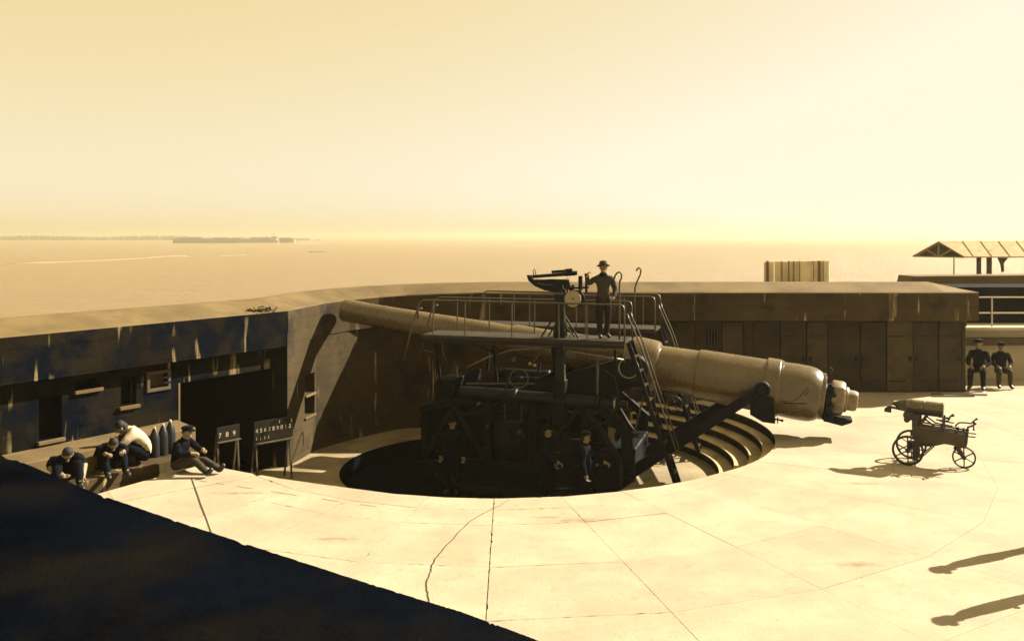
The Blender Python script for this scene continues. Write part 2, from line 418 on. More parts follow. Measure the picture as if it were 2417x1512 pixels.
# ------------------------------------------------------------------ parapet
def offset_path(path, o):
    out = []
    for i, p in enumerate(path):
        p = Vector(p); ns = []
        for a, b in ((i - 1, i), (i, i + 1)):
            if 0 <= a and b < len(path):
                d = (Vector(path[b]) - Vector(path[a])).normalized(); ns.append(V3(-d.y, d.x, 0).to_2d())
        nn = sum(ns, Vector((0, 0))); nn.normalize(); c = max(.5, nn.dot(ns[0])); out.append(p + nn * (o / c))
    return out
nL = len(LIP)
ZT = [2.65, 2.65] + [2.65 + .175 * min(1, (i) / 6) for i in range(nL - 2)]
ZB = [1.80, 1.80] + [1.80 + .24 * min(1, (i) / 6) for i in range(nL - 2)]
prof = [(.34, 'b', 0), (.012, 'b', 0), (0, 'b', .012), (0, 't', -.02), (.03, 't', 0.008), (.80, 't', .235), (.95, 't', .245), (3.6, 't', -.30), (3.7, 't', -1.6)]
def sweep(i0, i1, name, matn, pr, parent=None, hip=False):
    mb = MB(); cols = []
    for (o, w, dz) in pr:
        pp = offset_path(LIP, o); cols.append([V3(pp[i].x, pp[i].y, (ZB if w == 'b' else ZT)[i] + dz) for i in range(nL)])
    if hip:
        for c, (o, w, dz) in zip(cols, pr):
            if w == 't' and o > .5: c[nL - 1].z = min(c[nL - 1].z, ZT[-1] + .03)
    m = len(pr); o0 = len(mb.v)
    for i in range(i0, i1 + 1):
        for c in cols: mb.v.append(c[i])
    for i in range(i1 - i0):
        for k in range(m - 1):
            a = i * m + k; mb.f.append([a, a + 1, a + m + 1, a + m]); mb.sm.append(False)
    mb.f.append([k for k in range(m)]); mb.sm.append(False)
    mb.f.append([(i1 - i0) * m + k for k in range(m)]); mb.sm.append(False)
    return mb.build(name, matn, parent, merge=False)
left_wall = thing('battery_wall', 'dark stained concrete wall with windows and wide doorway on the left', 'wall', (-7, 18.3, -1))
lipL = [(.62, 'b', 0)] + prof[1:4] + [(.62, 't', -.02)]
capP = [(.0, 't', -.02), (.03, 't', .008), (.80, 't', .235), (.95, 't', .245), (3.6, 't', -.30), (3.7, 't', -1.6), (.66, 't', -1.0), (.62, 't', -.03)]
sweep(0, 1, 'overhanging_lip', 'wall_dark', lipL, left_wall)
sweep(0, 1, 'sloped_cap', 'cap', capP, left_wall)
emb = sweep(0, nL - 1, 'embankment', 'grass', [(3.62, 't', -.42), (6.5, 't', -1.1), (10, 't', -2.2), (16, 't', -4.5), (24, 't', -8.0), (34, 't', -13.5)])
struct(emb)
pit_wall = thing('parapet_wall', 'curved concrete parapet behind the gun running straight to the right', 'wall', (2, 25, -1))
sweep(1, nL - 1, 'overhanging_lip', 'wall', lipL, pit_wall)
sweep(1, nL - 1, 'sloped_cap', 'cap', capP, pit_wall, hip=True)

def wall_holes(mb, A, D, N, L, z0, z1, holes, dep):
    """wall face from A along D (length L), openings (s0, s1, za, zb) with reveals dep deep along N"""
    us = sorted({0, L, *[h[0] for h in holes], *[h[1] for h in holes]}); zs = sorted({z0, z1, *[h[2] for h in holes], *[h[3] for h in holes]})
    pt = lambda s, z, n=0: V3(A.x + D.x * s + N.x * n, A.y + D.y * s + N.y * n, z)
    hole = lambda s, z: any(h[0] < s < h[1] and h[2] < z < h[3] for h in holes)
    for i in range(len(us) - 1):
        for j in range(len(zs) - 1):
            if not hole((us[i] + us[i + 1]) / 2, (zs[j] + zs[j + 1]) / 2):
                mb.add([pt(us[i], zs[j]), pt(us[i + 1], zs[j]), pt(us[i + 1], zs[j + 1]), pt(us[i], zs[j + 1])], [(0, 1, 2, 3)])
    for s0, s1, za, zb in holes:
        for (a, b) in (((s0, za), (s1, za)), ((s1, za), (s1, zb)), ((s1, zb), (s0, zb)), ((s0, zb), (s0, za))):
            mb.add([pt(*a), pt(*b), pt(*b, dep), pt(*a, dep)], [(0, 1, 2, 3)])
    return pt
DL = V3(.5472, .837, 0); NL = V3(-.837, .5472, 0)
A0 = V3(-5.23, 20.8, 0) + NL * .3
def LWs(x, y, off=0.0):
    """(distance back from the corner, height) of a pixel on the left lower wall"""
    A = A0 + NL * off; k = (x - 1208.5) / F
    s = (A.x - k * A.y) / (DL.x - k * DL.y); d = A.y - DL.y * s
    return s, EYE - (y - 555) * d / F
def hole_px(x0, x1, y0, y1, xm=None):
    s1 = LWs(x0, y0)[0]; s0 = LWs(x1, y0)[0]; xm = (x0 + x1) / 2
    return (s0, s1, LWs(xm, y1)[1], LWs(xm, y0)[1])
door = (.22, LWs(425, 900)[0], -1.0, 1.30)
win1 = hole_px(285, 322, 888, 956); win2 = hole_px(352, 394, 882, 914); win3 = hole_px(92, 146, 934, 1036)
win4 = hole_px(176, 238, 893, 917)
mb = MB()
pt = wall_holes(mb, A0 + V3(0, 0, 0), -DL, NL, 12.5, -1.0, 1.86, [door, win1, win2, win3, win4], .32)
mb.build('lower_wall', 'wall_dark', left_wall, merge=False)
def lw_box(name, matn, s0, s1, za, zb, n0, n1, bev=.006):
    mb = MB(); a = pt(s0, za, n0); mb.box(a, -DL * (s1 - s0), NL * (n1 - n0), V3(0, 0, zb - za)); return mb.build(name, matn, left_wall, bev)
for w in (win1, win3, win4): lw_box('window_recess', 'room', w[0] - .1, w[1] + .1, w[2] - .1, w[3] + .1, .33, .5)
lw_box('shutter', 'panel_b', win2[0] + .01, win2[1] - .01, win2[2] + .01, win2[3] - .01, .10, .14)
for w, e in ((win1, .05), (win3, .04), (win4, .02)):
    lw_box('sill', 'cap', w[0] - e, w[1] + e, w[2] - .07, w[2] - .003, -.07, .1)
fw_ = .07
for (a, b, c, d_) in ((win2[0] - fw_, win2[1] + fw_, win2[3] + .002, win2[3] + fw_), (win2[0] - fw_, win2[1] + fw_, win2[2] - fw_, win2[2] - .002),
                      (win2[0] - fw_, win2[0] - .002, win2[2] - .001, win2[3] + .001), (win2[1] + .002, win2[1] + fw_, win2[2] - .001, win2[3] + .001)):
    lw_box('shutter_frame', 'timber', a, b, c, d_, -.04, .06)
for s in (.3, .7):
    zz = win2[2] + (win2[3] - win2[2]) * s; lw_box('hinge_strap', 'carriage', win2[0] - .05, win2[0] + .12, zz - .02, zz + .02, -.055, -.042, 0)
# room behind the doorway
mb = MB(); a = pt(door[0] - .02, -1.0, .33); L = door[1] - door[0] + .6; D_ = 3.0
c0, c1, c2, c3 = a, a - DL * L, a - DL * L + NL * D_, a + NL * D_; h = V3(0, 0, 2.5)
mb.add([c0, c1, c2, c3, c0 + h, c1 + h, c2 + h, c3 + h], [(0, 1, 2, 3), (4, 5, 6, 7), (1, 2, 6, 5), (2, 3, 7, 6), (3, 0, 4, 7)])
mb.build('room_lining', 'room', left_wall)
lw_box('jamb', 'cap', door[1] - .0, door[1] + .05, -.99, door[3], -.012, .2)

# lower curved wall under the lip
mb = MB(); WALL = [(-5.24, 20.76), (-4.93, 22.4), (-4.55, 23.05), (-4.1, 23.72), (-3.72, 24.2), (-3.3, 24.7), (-2.9, 24.94), (-2.2, 25.0), (12.62, 25.0)]
a = V3(*WALL[0], 0); b = V3(*WALL[1], 0); Dp = (b - a).normalized(); Np = V3(-Dp.y, Dp.x, 0); Lp = (b - a).length
n1 = (Lp * .60, Lp * .94, .48, .98); n2 = (Lp * .58, Lp * .94, -.05, .40)
ptp = wall_holes(mb, a, Dp, Np, Lp, -1.0, 2.12, [n1, n2], .4)
for i in range(1, len(WALL) - 1):
    p, q_ = WALL[i], WALL[i + 1]
    mb.add([V3(*p, -1), V3(*q_, -1), V3(*q_, 2.12), V3(*p, 2.12)], [(0, 1, 2, 3)])
e = WALL[-1]; mb.add([V3(*e, -1), V3(e[0], 27.5, -1), V3(e[0], 27.5, 2.12), V3(*e, 2.12)], [(0, 1, 2, 3)])
mb.build('lower_wall', 'wall', pit_wall, merge=False)
for nn in (n1, n2):
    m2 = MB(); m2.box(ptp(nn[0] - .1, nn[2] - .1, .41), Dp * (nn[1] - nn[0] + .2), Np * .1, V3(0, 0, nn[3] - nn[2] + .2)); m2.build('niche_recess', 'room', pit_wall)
    m2 = MB(); m2.box(ptp(nn[0] - .02, nn[2] - .05, -.05), Dp * (nn[1] - nn[0] + .04), Np * .12, V3(0, 0, .048)); m2.build('sill', 'cap', pit_wall, .006)
# pier return to the left wall plane
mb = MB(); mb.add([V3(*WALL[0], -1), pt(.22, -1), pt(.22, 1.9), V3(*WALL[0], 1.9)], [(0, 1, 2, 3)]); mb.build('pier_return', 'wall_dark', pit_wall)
# locker doors along the right wall
jx = [1500, 1545, 1590, 1640, 1702, 1753, 1777, 1840, 1902, 1952, 2028, 2090, 2153, 2213, 2275, 2291]
for i in range(len(jx) - 1):
    x0, x1 = fx(jx[i], 25) + .014, fx(jx[i + 1], 25) - .014
    if x1 > 12.6: x1 = 12.6
    narrow = (x1 - x0) < .45; pr = .035 + .02 * ((i * 7) % 3)
    z0 = .02 if x0 > 5.6 else -.98
    mb = MB(); mb.box(V3(x0, 24.995 - pr, z0), V3(x1 - x0, 0, 0), V3(0, pr, 0), V3(0, 0, 2.02 - z0 - (.0 if i % 2 else .05)))
    pn = mb.build('door_panel', 'panel_b' if i in (8, 11, 4) else 'panel', pit_wall, .008)
    if not narrow and x0 > 6.5:
        for zz in (.3, 1.55):
            m2 = MB(); side = i % 2; xs = x0 + .02 if side else x1 - .52
            m2.box(V3(xs, 24.995 - pr - .016, zz), V3(.5, 0, 0), V3(0, .014, 0), V3(0, 0, .045)); m2.build('hinge_strap', 'carriage_b', pn)
        m2 = MB(); xs = x1 - .12 if i % 2 else x0 + .04
        m2.box(V3(xs, 24.995 - pr - .03, .88), V3(.08, 0, 0), V3(0, .028, 0), V3(0, 0, .13)); m2.build('lock', 'carriage', pn, .005)
# barred window
mb = MB(); x0, x1 = fx(1669, 24.9), fx(1696, 24.9); z0, z1 = EYE - 262 * 24.9 / F, EYE - 228 * 24.9 / F
mb.box(V3(x0, 24.90, z0), V3(x1 - x0, 0, 0), V3(0, .02, 0), V3(0, 0, z1 - z0)); wb = mb.build('window', 'room', pit_wall)
for k in range(4):
    m2 = MB(); xx = x0 + (x1 - x0) * (k + .5) / 4; m2.cyl(V3(xx, 24.88, z0 - .01), V3(xx, 24.88, z1 + .01), .012, n=6); m2.build('bar', 'rail', wb)

# weeds on the left cap
mb = MB(); q = random.Random(3)
for k in range(44):
    t = q.random(); b0 = P(588 + 60 * t, 733 - 4 * t, 20.0 + .5 * t) + V3(0, 0, -.03)
    for j in range(4):
        c = b0 + V3(q.gauss(0, .06), q.gauss(0, .06), abs(q.gauss(.02, .04))); s = q.uniform(.015, .04)
        u = V3(q.uniform(-1, 1), q.uniform(-1, 1), q.uniform(-.5, 1)).normalized() * s; w = u.cross(V3(q.random(), q.random(), q.random())).normalized() * s * .6
        mb.add([c - u, c + w, c + u, c - w], [(0, 1, 2, 3)])
stuff(mb.build('weed_tuft', 'leaf', merge=False)); _w = bpy.data.objects['weed_tuft']; tag(_w, 'trailing weeds growing over the edge of the left parapet', 'weeds')

# ------------------------------------------------------------------ apron, pit, steps
CS = (.98, 20.4); RS = 4.85
rim_r = [(CS[0] + RS * math.cos(R(t)), CS[1] + RS * math.sin(R(t))) for t in range(-52, 52, 4)]
rim_n = [(-4.12, 16.07), (-3.03, 15.58), (-2.0, 15.15), (-1.13, 14.95), (-.2, 14.88), (.87, 15.0), (1.8, 15.28), (2.6, 15.62), (3.3, 16.05)]
apron = [(-10.4, 9.4), (-7.06, 15.15), (-5.93, 17.1), (-5.0, 16.55)] + rim_n + rim_r + [(rim_r[-1][0], 25.2), (12.5, 25.2), (12.5, 31), (45, 31), (45, 1.0), (-10.4, 1.0)]
mb = MB(); mb.prism([V3(x, y, -.02) for x, y in apron], V3(0, 0, -1.5)); ap = struct(mb.build('apron', 'joint'))
def clip(poly, a, b):
    """keep the part left of the line a->b"""
    out = []; n = len(poly); f = lambda p: (b[0] - a[0]) * (p[1] - a[1]) - (b[1] - a[1]) * (p[0] - a[0])
    for i in range(n):
        p, q = poly[i], poly[(i + 1) % n]; fp, fq = f(p), f(q)
        if fp >= 0: out.append(p)
        if (fp >= 0) != (fq >= 0):
            t = fp / (fp - fq); out.append((p[0] + (q[0] - p[0]) * t, p[1] + (q[1] - p[1]) * t))
    return out
def area(p): return sum(p[i][0] * p[(i + 1) % len(p)][1] - p[(i + 1) % len(p)][0] * p[i][1] for i in range(len(p))) / 2
slab_gap = lambda t, k: .0050 if t < 12 else .0022
JC = (-.3, 20.0); radii = [2.5, 5.75, 6.5, 8.2, 9.85, 11.5, 13.2, 15, 18, 22, 40]; g = .0055
angs = [-74, -62, -49.5, -37, -24.7, -12.4, 0, 12.7, 25, 37.5, 50, 62.5, 75, 87.5, 100, 112.5, 125]
dirp = lambda t, r: (JC[0] + r * math.sin(R(t)), JC[1] - r * math.cos(R(t)))
nslab = 0
def chip(poly):
    """break up the straight edges with small spalls"""
    sgn = 1 if area(poly) > 0 else -1; out = []; n = len(poly)
    for i in range(n):
        a, b = poly[i], poly[(i + 1) % n]; dx, dy = b[0] - a[0], b[1] - a[1]; Le = math.hypot(dx, dy)
        out.append(a)
        if Le < .3 or min(a[1], b[1]) > 22: continue
        m_ = min(60, int(Le / .07))
        for k in range(1, m_):
            e = random.random() ** 16 * .022 + random.random() * .002; t = k / m_
            out.append((a[0] + dx * t - sgn * dy / Le * e, a[1] + dy * t + sgn * dx / Le * e))
    return out
for i in range(len(angs) - 1):
    t0, t1 = angs[i], angs[i + 1]
    for k in range(len(radii) - 1):
        r0, r1 = radii[k], radii[k + 1]
        if k == 1 and (t0 < -40 or t0 > 20): continue
        if k == 2 and (t0 < -40 or t0 > 20): r0 = radii[1]
        g = slab_gap(t0, k)
        quad = [dirp(t0, r0), dirp(t0, r1), dirp(t1, r1), dirp(t1, r0)]
        if area(quad) < 0: quad.reverse()
        poly = apron if area(apron) > 0 else apron[::-1]
        for e in range(4):
            a, b = quad[e], quad[(e + 1) % 4]; ra, rb_ = math.dist(a, JC), math.dist(b, JC); g = (.0020 if k != 1 else .003) if abs(ra - rb_) < 1e-6 else slab_gap(t0, k); dx, dy = b[0] - a[0], b[1] - a[1]; L = math.hypot(dx, dy); o = (-dy / L * g, dx / L * g)
            poly = clip(poly, (a[0] + o[0], a[1] + o[1]), (b[0] + o[0], b[1] + o[1]))
            if len(poly) < 3: break
        if len(poly) < 3 or abs(area(poly)) < .02: continue
        poly = chip(poly) if t0 < 12 else poly
        dz = random.uniform(-.002, .002)
        m2 = MB(); m2.prism([V3(x, y, -.019) for x, y in poly], V3(0, 0, .019 + dz)); m2.build('slab', 'slab_concrete', ap); nslab += 1
# long crack and the dashed joint
def ribbon(name, pts, w, matn, parent):
    mb = MB(); n = len(pts)
    for i, p in enumerate(pts):
        d = (Vector(pts[min(i + 1, n - 1)]) - Vector(pts[max(i - 1, 0)])).normalized(); s = V3(-d.y, d.x, 0) * (w[i] if isinstance(w, list) else w) / 2
        mb.v += [Vector(p) - s, Vector(p) + s]
    for i in range(n - 1): mb.f.append([2 * i, 2 * i + 1, 2 * i + 3, 2 * i + 2]); mb.sm.append(False)
    return mb.build(name, matn, parent, merge=False)
def gp(x, y, z=.006): d = (EYE - z) * F / (y - 555); return V3(fx(x, d), d, z)
q = random.Random(11); cp = [(1203, 1177), (1180, 1192), (1150, 1205), (1112, 1228), (1085, 1252), (1055, 1285), (1030, 1313), (1019, 1333), (1016, 1350), (1008, 1368), (1006, 1385), (1010, 1402), (1013, 1425), (1010, 1450), (1016, 1480), (1012, 1520)]
pts = []
for i in range(len(cp) - 1):
    for t in (0, .25, .5, .75): pts.append(gp(cp[i][0] + (cp[i + 1][0] - cp[i][0]) * t + q.uniform(-1.2, 1.2), cp[i][1] + (cp[i + 1][1] - cp[i][1]) * t + q.uniform(-.6, .6)))
ribbon('crack', pts, [.008 + .010 * min(1, i / 26) + q.uniform(-.002, .003) for i in range(len(pts))], 'joint', ap)
pts = [gp(452, 1128) + (gp(500, 1262) - gp(452, 1128)) * (k / 8) + V3(q.uniform(-.004, .004), 0, 0) for k in range(9)]
ribbon('crack', pts, .022, 'joint', ap)
for x0, y0, x1, y1 in ((470, 1133, 490, 1136), (510, 1139, 530, 1142), (560, 1146, 596, 1152), (640, 1158, 700, 1168), (760, 1176, 800, 1182), (850, 1189, 890, 1194)):
    ribbon('crack', [gp(x0, y0), gp((x0 + x1) / 2, (y0 + y1) / 2 + .4), gp(x1, y1)], .012, 'joint', ap)

# pit floor with the round carriage well
WC = (-.55, 20.75); WR = 3.42; n = 64; X0, X1, Y0, Y1 = -9.5, 6.4, 13.9, 25.3
def rect_hit(c, t):
    dx, dy = math.cos(t), math.sin(t); k = 1e9
    if dx > 1e-9: k = min(k, (X1 - c[0]) / dx)
    if dx < -1e-9: k = min(k, (X0 - c[0]) / dx)
    if dy > 1e-9: k = min(k, (Y1 - c[1]) / dy)
    if dy < -1e-9: k = min(k, (Y0 - c[1]) / dy)
    return (c[0] + dx * k, c[1] + dy * k)
ts = sorted([2 * math.pi * i / n for i in range(n)] + [math.atan2(y - WC[1], x - WC[0]) % (2 * math.pi) for x in (X0, X1) for y in (Y0, Y1)])
mb = MB(); n = len(ts)
for t in ts:
    mb.v += [V3(WC[0] + WR * math.cos(t), WC[1] + WR * math.sin(t), -1), V3(*rect_hit(WC, t), -1)]
for i in range(n):
    j = (i + 1) % n; mb.f.append([2 * i, 2 * i + 1, 2 * j + 1, 2 * j]); mb.sm.append(False)
pf = struct(mb.build('pit_floor', 'pit_concrete', merge=False))
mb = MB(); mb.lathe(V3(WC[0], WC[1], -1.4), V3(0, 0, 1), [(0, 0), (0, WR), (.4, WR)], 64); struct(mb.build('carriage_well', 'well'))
for k, ri in ((1, 4.58), (2, 4.30), (3, 3.98), (4, 3.66)):
    mb = MB(); z = -.2 * k; pts = []
    for t in range(-70, 62, 3): pts.append(V3(CS[0] + ri * math.cos(R(t)), CS[1] + ri * math.sin(R(t)), -1.1))
    for t in range(59, -73, -3): pts.append(V3(CS[0] + (4.95 + .02 * k) * math.cos(R(t)), CS[1] + (4.95 + .02 * k) * math.sin(R(t)), -1.1))
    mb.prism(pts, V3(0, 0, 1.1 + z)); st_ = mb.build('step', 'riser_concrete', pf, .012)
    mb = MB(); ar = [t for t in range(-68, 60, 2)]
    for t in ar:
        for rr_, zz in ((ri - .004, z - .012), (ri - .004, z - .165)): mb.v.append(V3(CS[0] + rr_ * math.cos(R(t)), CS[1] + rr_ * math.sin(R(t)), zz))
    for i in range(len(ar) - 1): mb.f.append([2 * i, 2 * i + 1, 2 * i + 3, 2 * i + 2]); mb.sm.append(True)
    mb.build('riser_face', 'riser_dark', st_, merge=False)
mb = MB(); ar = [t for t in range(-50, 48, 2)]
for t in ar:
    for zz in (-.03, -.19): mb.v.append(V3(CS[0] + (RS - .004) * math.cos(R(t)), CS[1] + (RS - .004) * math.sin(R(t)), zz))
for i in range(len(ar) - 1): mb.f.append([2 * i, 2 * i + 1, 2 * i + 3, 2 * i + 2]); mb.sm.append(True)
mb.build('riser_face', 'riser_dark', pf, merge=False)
# ledge and low step along the left wall
def along(s, n): return A0 - DL * s - NL * n
mb = MB(); s0 = door[1] + .06
mb.prism([Vector((*along(s0, -.02).to_2d(), -1)), Vector((*along(s0 + .25, .92).to_2d(), -1)), Vector((*along(13, .92).to_2d(), -1)), Vector((*along(13, -.02).to_2d(), -1))], V3(0, 0, 1.54))
struct(mb.build('ledge', 'cap', bev=.015))
mb = MB(); mb.prism([Vector((*along(s0 + .3, .925).to_2d(), -.9)), Vector((*along(s0 + .6, 1.5).to_2d(), -.9)), Vector((*along(13, 1.5).to_2d(), -.9)), Vector((*along(13, .925).to_2d(), -.9))], V3(0, 0, 1.06))
struct(mb.build('low_step', 'wall', bev=.012))

# ------------------------------------------------------------------ foreground roof
RD = 1.7
ep = [(-260, 985), (40, 1085), (230, 1165), (420, 1230), (600, 1289), (810, 1357), (1000, 1416), (1090, 1443), (1190, 1480), (1262, 1507), (1345, 1540)]
ep = [(ep[i][0] + (ep[i + 1][0] - ep[i][0]) * t / 24, ep[i][1] + (ep[i + 1][1] - ep[i][1]) * t / 24 + random.uniform(-.5, .5) + random.random() ** 12 * 5) for i in range(len(ep) - 1) for t in range(24)]
edge = [V3(fx(x, RD * F / (y - 555)), RD * F / (y - 555), EYE - RD) for x, y in ep]
tr = thing('traverse', 'dark tarred flat roof of the traverse in the near left corner', 'roof', (-3, 2, 0))
mb = MB(); pl = edge + [V3(.5, 3.2, edge[0].z), V3(.6, .6, edge[0].z), V3(-9, .6, edge[0].z), V3(-9, edge[0].y, edge[0].z)]
mb.prism(pl, V3(0, 0, -.22)); mb.build('roof_slab', 'tar', tr)
mb = MB(); cen = V3(-4, 2.2, 0)
mb.prism([V3(p.x + (cen.x - p.x) * .06, p.y + (cen.y - p.y) * .06, -.1) for p in pl], V3(0, 0, edge[0].z - .225 + .1)); mb.build('wall', 'wall', tr)

# ------------------------------------------------------------------ right end: gallery, shelter, screen
gal = thing('gallery_building', 'white walled gallery with dark upper storey at the right end', 'building', (14.5, 27.6, 0))
mb = MB(); mb.box(V3(12.7, 27.3, -.02), V3(9, 0, 0), V3(0, 3.0, 0), V3(0, 0, 1.52)); mb.build('lower_wall', 'white_wall', gal)
mb = MB(); mb.box(V3(12.72, 27.08, 1.05), V3(9, 0, 0), V3(0, .22, 0), V3(0, 0, .22)); mb.build('lintel', 'timber', gal, .01)
mb = MB(); mb.box(V3(12.68, 27.05, 1.50), V3(9, 0, 0), V3(0, 3.4, 0), V3(0, 0, .10)); mb.build('floor_slab', 'white_wall', gal, .01)
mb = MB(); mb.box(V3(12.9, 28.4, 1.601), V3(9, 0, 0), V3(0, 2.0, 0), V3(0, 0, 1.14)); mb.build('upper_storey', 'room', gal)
for z in (2.02, 2.50):
    mb = MB(); mb.cyl(V3(12.95, 27.25, z), V3(21, 27.25, z), .022, n=8); mb.build('handrail', 'paint_white', gal)
for x in (14.7, 16.7, 18.7, 20.7):
    mb = MB(); mb.cyl(V3(x, 27.25, 1.59), V3(x, 27.25, 2.52), .024, n=8); mb.build('post', 'paint_white', gal)
mb = MB(); mb.cyl(V3(14.15, 27.0, 1.05), V3(14.15, 27.0, .9), .03); mb.ball(V3(14.15, 27.0, .87), .05); mb.build('wall_lamp', 'carriage', gal)

SD = 46.0
sh = thing('shelter', 'open timber shelter with pale gable roof beyond the right parapet end', 'shelter', (fx(2300, SD), SD, 1.3))
zE, zR = EYE - 49 * SD / F, EYE - 14 * SD / F; gL, gR = fx(2178, SD), fx(2252, SD); gm = fx(2216, SD); wd = 3.0
x_end = fx(2520, SD); dy = 1.1
for nm, (ya, xa), in (('roof_slope', (SD - dy, gR)), ('roof_slope', (SD + dy, gL))):
    mb = MB(); a = V3(xa, ya, zE); r = V3(gm, SD, zR)
    mb.add([a, V3(x_end, ya, zE), V3(x_end, SD, zR), r, a + V3(0, 0, -.06), V3(x_end, ya, zE - .06), V3(x_end, SD, zR - .06), r + V3(0, 0, -.06)],
           [(0, 1, 2, 3), (4, 7, 6, 5), (0, 4, 5, 1), (1, 5, 6, 2), (2, 6, 7, 3), (3, 7, 4, 0)]); rs = mb.build(nm, 'roof_board', sh)
    for k in range(6):
        x = xa + .45 + k * (x_end - xa - .3) / 6; m2 = MB(); up = V3(0, 0, .015)
        f0 = (x - gm) / (x_end - gm)
        m2.bar(V3(x, ya, zE + .02), V3(max(x, gm + .05), SD, zR + .02), .02, .02); m2.build('batten', 'roof_board', rs)
tri = [V3(gL, SD + dy, zE - .04), V3(gm, SD, zR - .04), V3(gR, SD - dy, zE - .04)]
mb = MB(); mb.prism([p + V3(.12, .05, 0) for p in tri], V3(.04, .02, 0)); mb.build('gable_board', 'timber', sh)
for a, b in ((tri[0], tri[1]), (tri[1], tri[2]), (tri[0], tri[2]), ((tri[0] + tri[2]) / 2, tri[1]), ((tri[0] + tri[2]) / 2, (tri[0] + tri[1]) / 2), ((tri[0] + tri[2]) / 2, (tri[2] + tri[1]) / 2)):
    mb = MB(); mb.bar(a, b, .07, .07); mb.build('truss_bar', 'timber_light', sh)
for x, w, y1 in ((2238, .05, 690), (2296, .17, 700), (2320, .19, 700)):
    mb = MB(); mb.cbox(V3(fx(x, SD), SD - .6, (zE + .3) / 2 + .3), w, w, zE - .3 - .0); mb.build('post', 'timber', sh, .01)
mb = MB(); bx = fx(2334, SD); mb.prism([V3(bx, SD - .9, zE - .07), V3(bx + .5, SD - .9, zE - .07), V3(bx + .28, SD - .9, zE - .35), V3(bx + .3, SD - .9, zE - .75), V3(bx + .2, SD - .9, zE - .8), V3(bx + .15, SD - .9, zE - .4)], V3(0, .1, 0)); mb.build('bracket', 'timber', sh)
mb = MB(); mb.box(V3(fx(2150, SD), SD - 1.4, -12), V3(9, 0, 0), V3(0, 3, 0), V3(0, 0, 12.9)); struct(mb.build('platform', 'white_wall'))
mb = MB(); mb.prism([V3(13.5, 31.5, 0), V3(14.2, 31.5, 2.95), V3(20, 31.5, 3.0), V3(20, 31.5, 0)], V3(0, 1.2, 0)); tag(mb.build('parapet_block', 'cap', bev=.02), 'pale low parapet block seen above the gallery', 'parapet')

SC = 27.2
scr = thing('screen_fence', 'short pale boarded screen standing on top of the right parapet', 'screen', (fx(1880, SC), SC, 2.9))
zb, zt = EYE - 118 * SC / F, EYE - 63 * SC / F; xs = [1803, 1811, 1828, 1845, 1861, 1873, 1886, 1903, 1919, 1933, 1942, 1957]
for i in range(len(xs) - 1):
    mb = MB(); a, b = fx(xs[i], SC), fx(xs[i + 1], SC)
    mb.box(V3(a + .008, SC + .02 * (i % 2), zb), V3(b - a - .016, 0, 0), V3(0, .03, 0), V3(0, 0, zt - zb + .005 * (i % 3) + .03 * i / 11)); mb.build('board', 'screen', scr, .004)
for i in (1, 3, 4, 5, 6, 8, 9, 10):
    mb = MB(); a = fx(xs[i], SC); w = .07 if i in (1, 9) else .035
    mb.box(V3(a - w / 2, SC - .05, zb), V3(w, 0, 0), V3(0, .045, 0), V3(0, 0, zt - zb + .04)); mb.build('batten', 'screen_post' if i in (1, 9, 4) else 'timber_light', scr, .004)
from mathutils import noise as mnoise
# ------------------------------------------------------------------ the gun
MZ = P(812, 731, 22.9); BR = P(1938, 934, 19.5); GA = (BR - MZ); LG = GA.length; GA.normalize()
def gs(x):
    p = x - 1208.5; dx, dd = BR.x - MZ.x, BR.y - MZ.y
    return LG * (F * MZ.x - p * MZ.y) / (p * dd - F * dx)
U = V3(GA.x, GA.y, 0).normalized(); VN = V3(U.y, -U.x, 0)      # U towards the breech, VN towards the near side
if VN.y > 0: VN = -VN
C0 = MZ + GA * (LG * .45); C0.z = 0
def L(u, v, z): return C0 + U * u + VN * v + V3(0, 0, z)
def uz(x, y, v):
    """carriage coordinates (u, z) of a pixel on the plane v"""
    o = C0 + VN * v; k = (x - 1208.5) / F
    u = (k * o.y - o.x) / (U.x - k * U.y); d = o.y + U.y * u
    return u, EYE - (y - 555) * d / F
def K(x, y, v): u, z = uz(x, y, v); return L(u, v, z)

gun = thing('disappearing_gun', 'huge coast gun on its dark carriage lowered behind the parapet', 'gun', L(0, 0, -1.4))
barrel = MB().lathe(MZ, GA, [(.9, .152), (.0, .152), (.0, .255), (.012, .283), (.05, .291), (.25, .290), (.7, .278), (1.6, .292), (gs(1150), .345), (gs(1208), .352)], 48).build('barrel', 'gun_paint', gun)
MB().lathe(MZ, GA, [(.88, .0), (.88, .1515)], 32).build('bore', 'bore', barrel)
def hoop(name, prof, m='gun_paint'): return MB().lathe(MZ, GA, prof, 56).build(name, m, barrel)
hoop('chase_hoop', [(gs(1208), .33), (gs(1208) + .01, .372), (gs(1216), .392), (gs(1300), .405), (gs(1400), .45), (gs(1478), .50)])
hoop('trunnion_hoop', [(gs(1474), .48), (gs(1476), .50), (gs(1492), .600), (gs(1520), .600), (gs(1546), .582), (gs(1553), .55), (gs(1557), .49)])
hoop('jacket_hoop', [(gs(1556), .40), (gs(1556), .492), (gs(1644), .522), (gs(1646), .50)])
hoop('jacket', [(gs(1645), .48), (gs(1645), .545), (gs(1652), .560), (gs(1806), .592), (gs(1843), .600), (gs(1880), .610), (gs(1905), .606), (gs(1918), .588), (gs(1928), .552), (gs(1934), .515), (gs(1936), .50)])
hoop('elevating_band', [(gs(1804), .58), (gs(1804), .628), (gs(1806), .637), (gs(1834), .640), (gs(1836), .628), (gs(1842), .626), (gs(1843), .59)])
hoop('breech_ring', [(gs(1933), .45), (gs(1934), .50), (gs(1936), .508), (gs(1943), .508), (gs(1944.5), .495), (gs(1944.5), .40), (gs(1942.5), .385), (gs(1942.5), .0)])
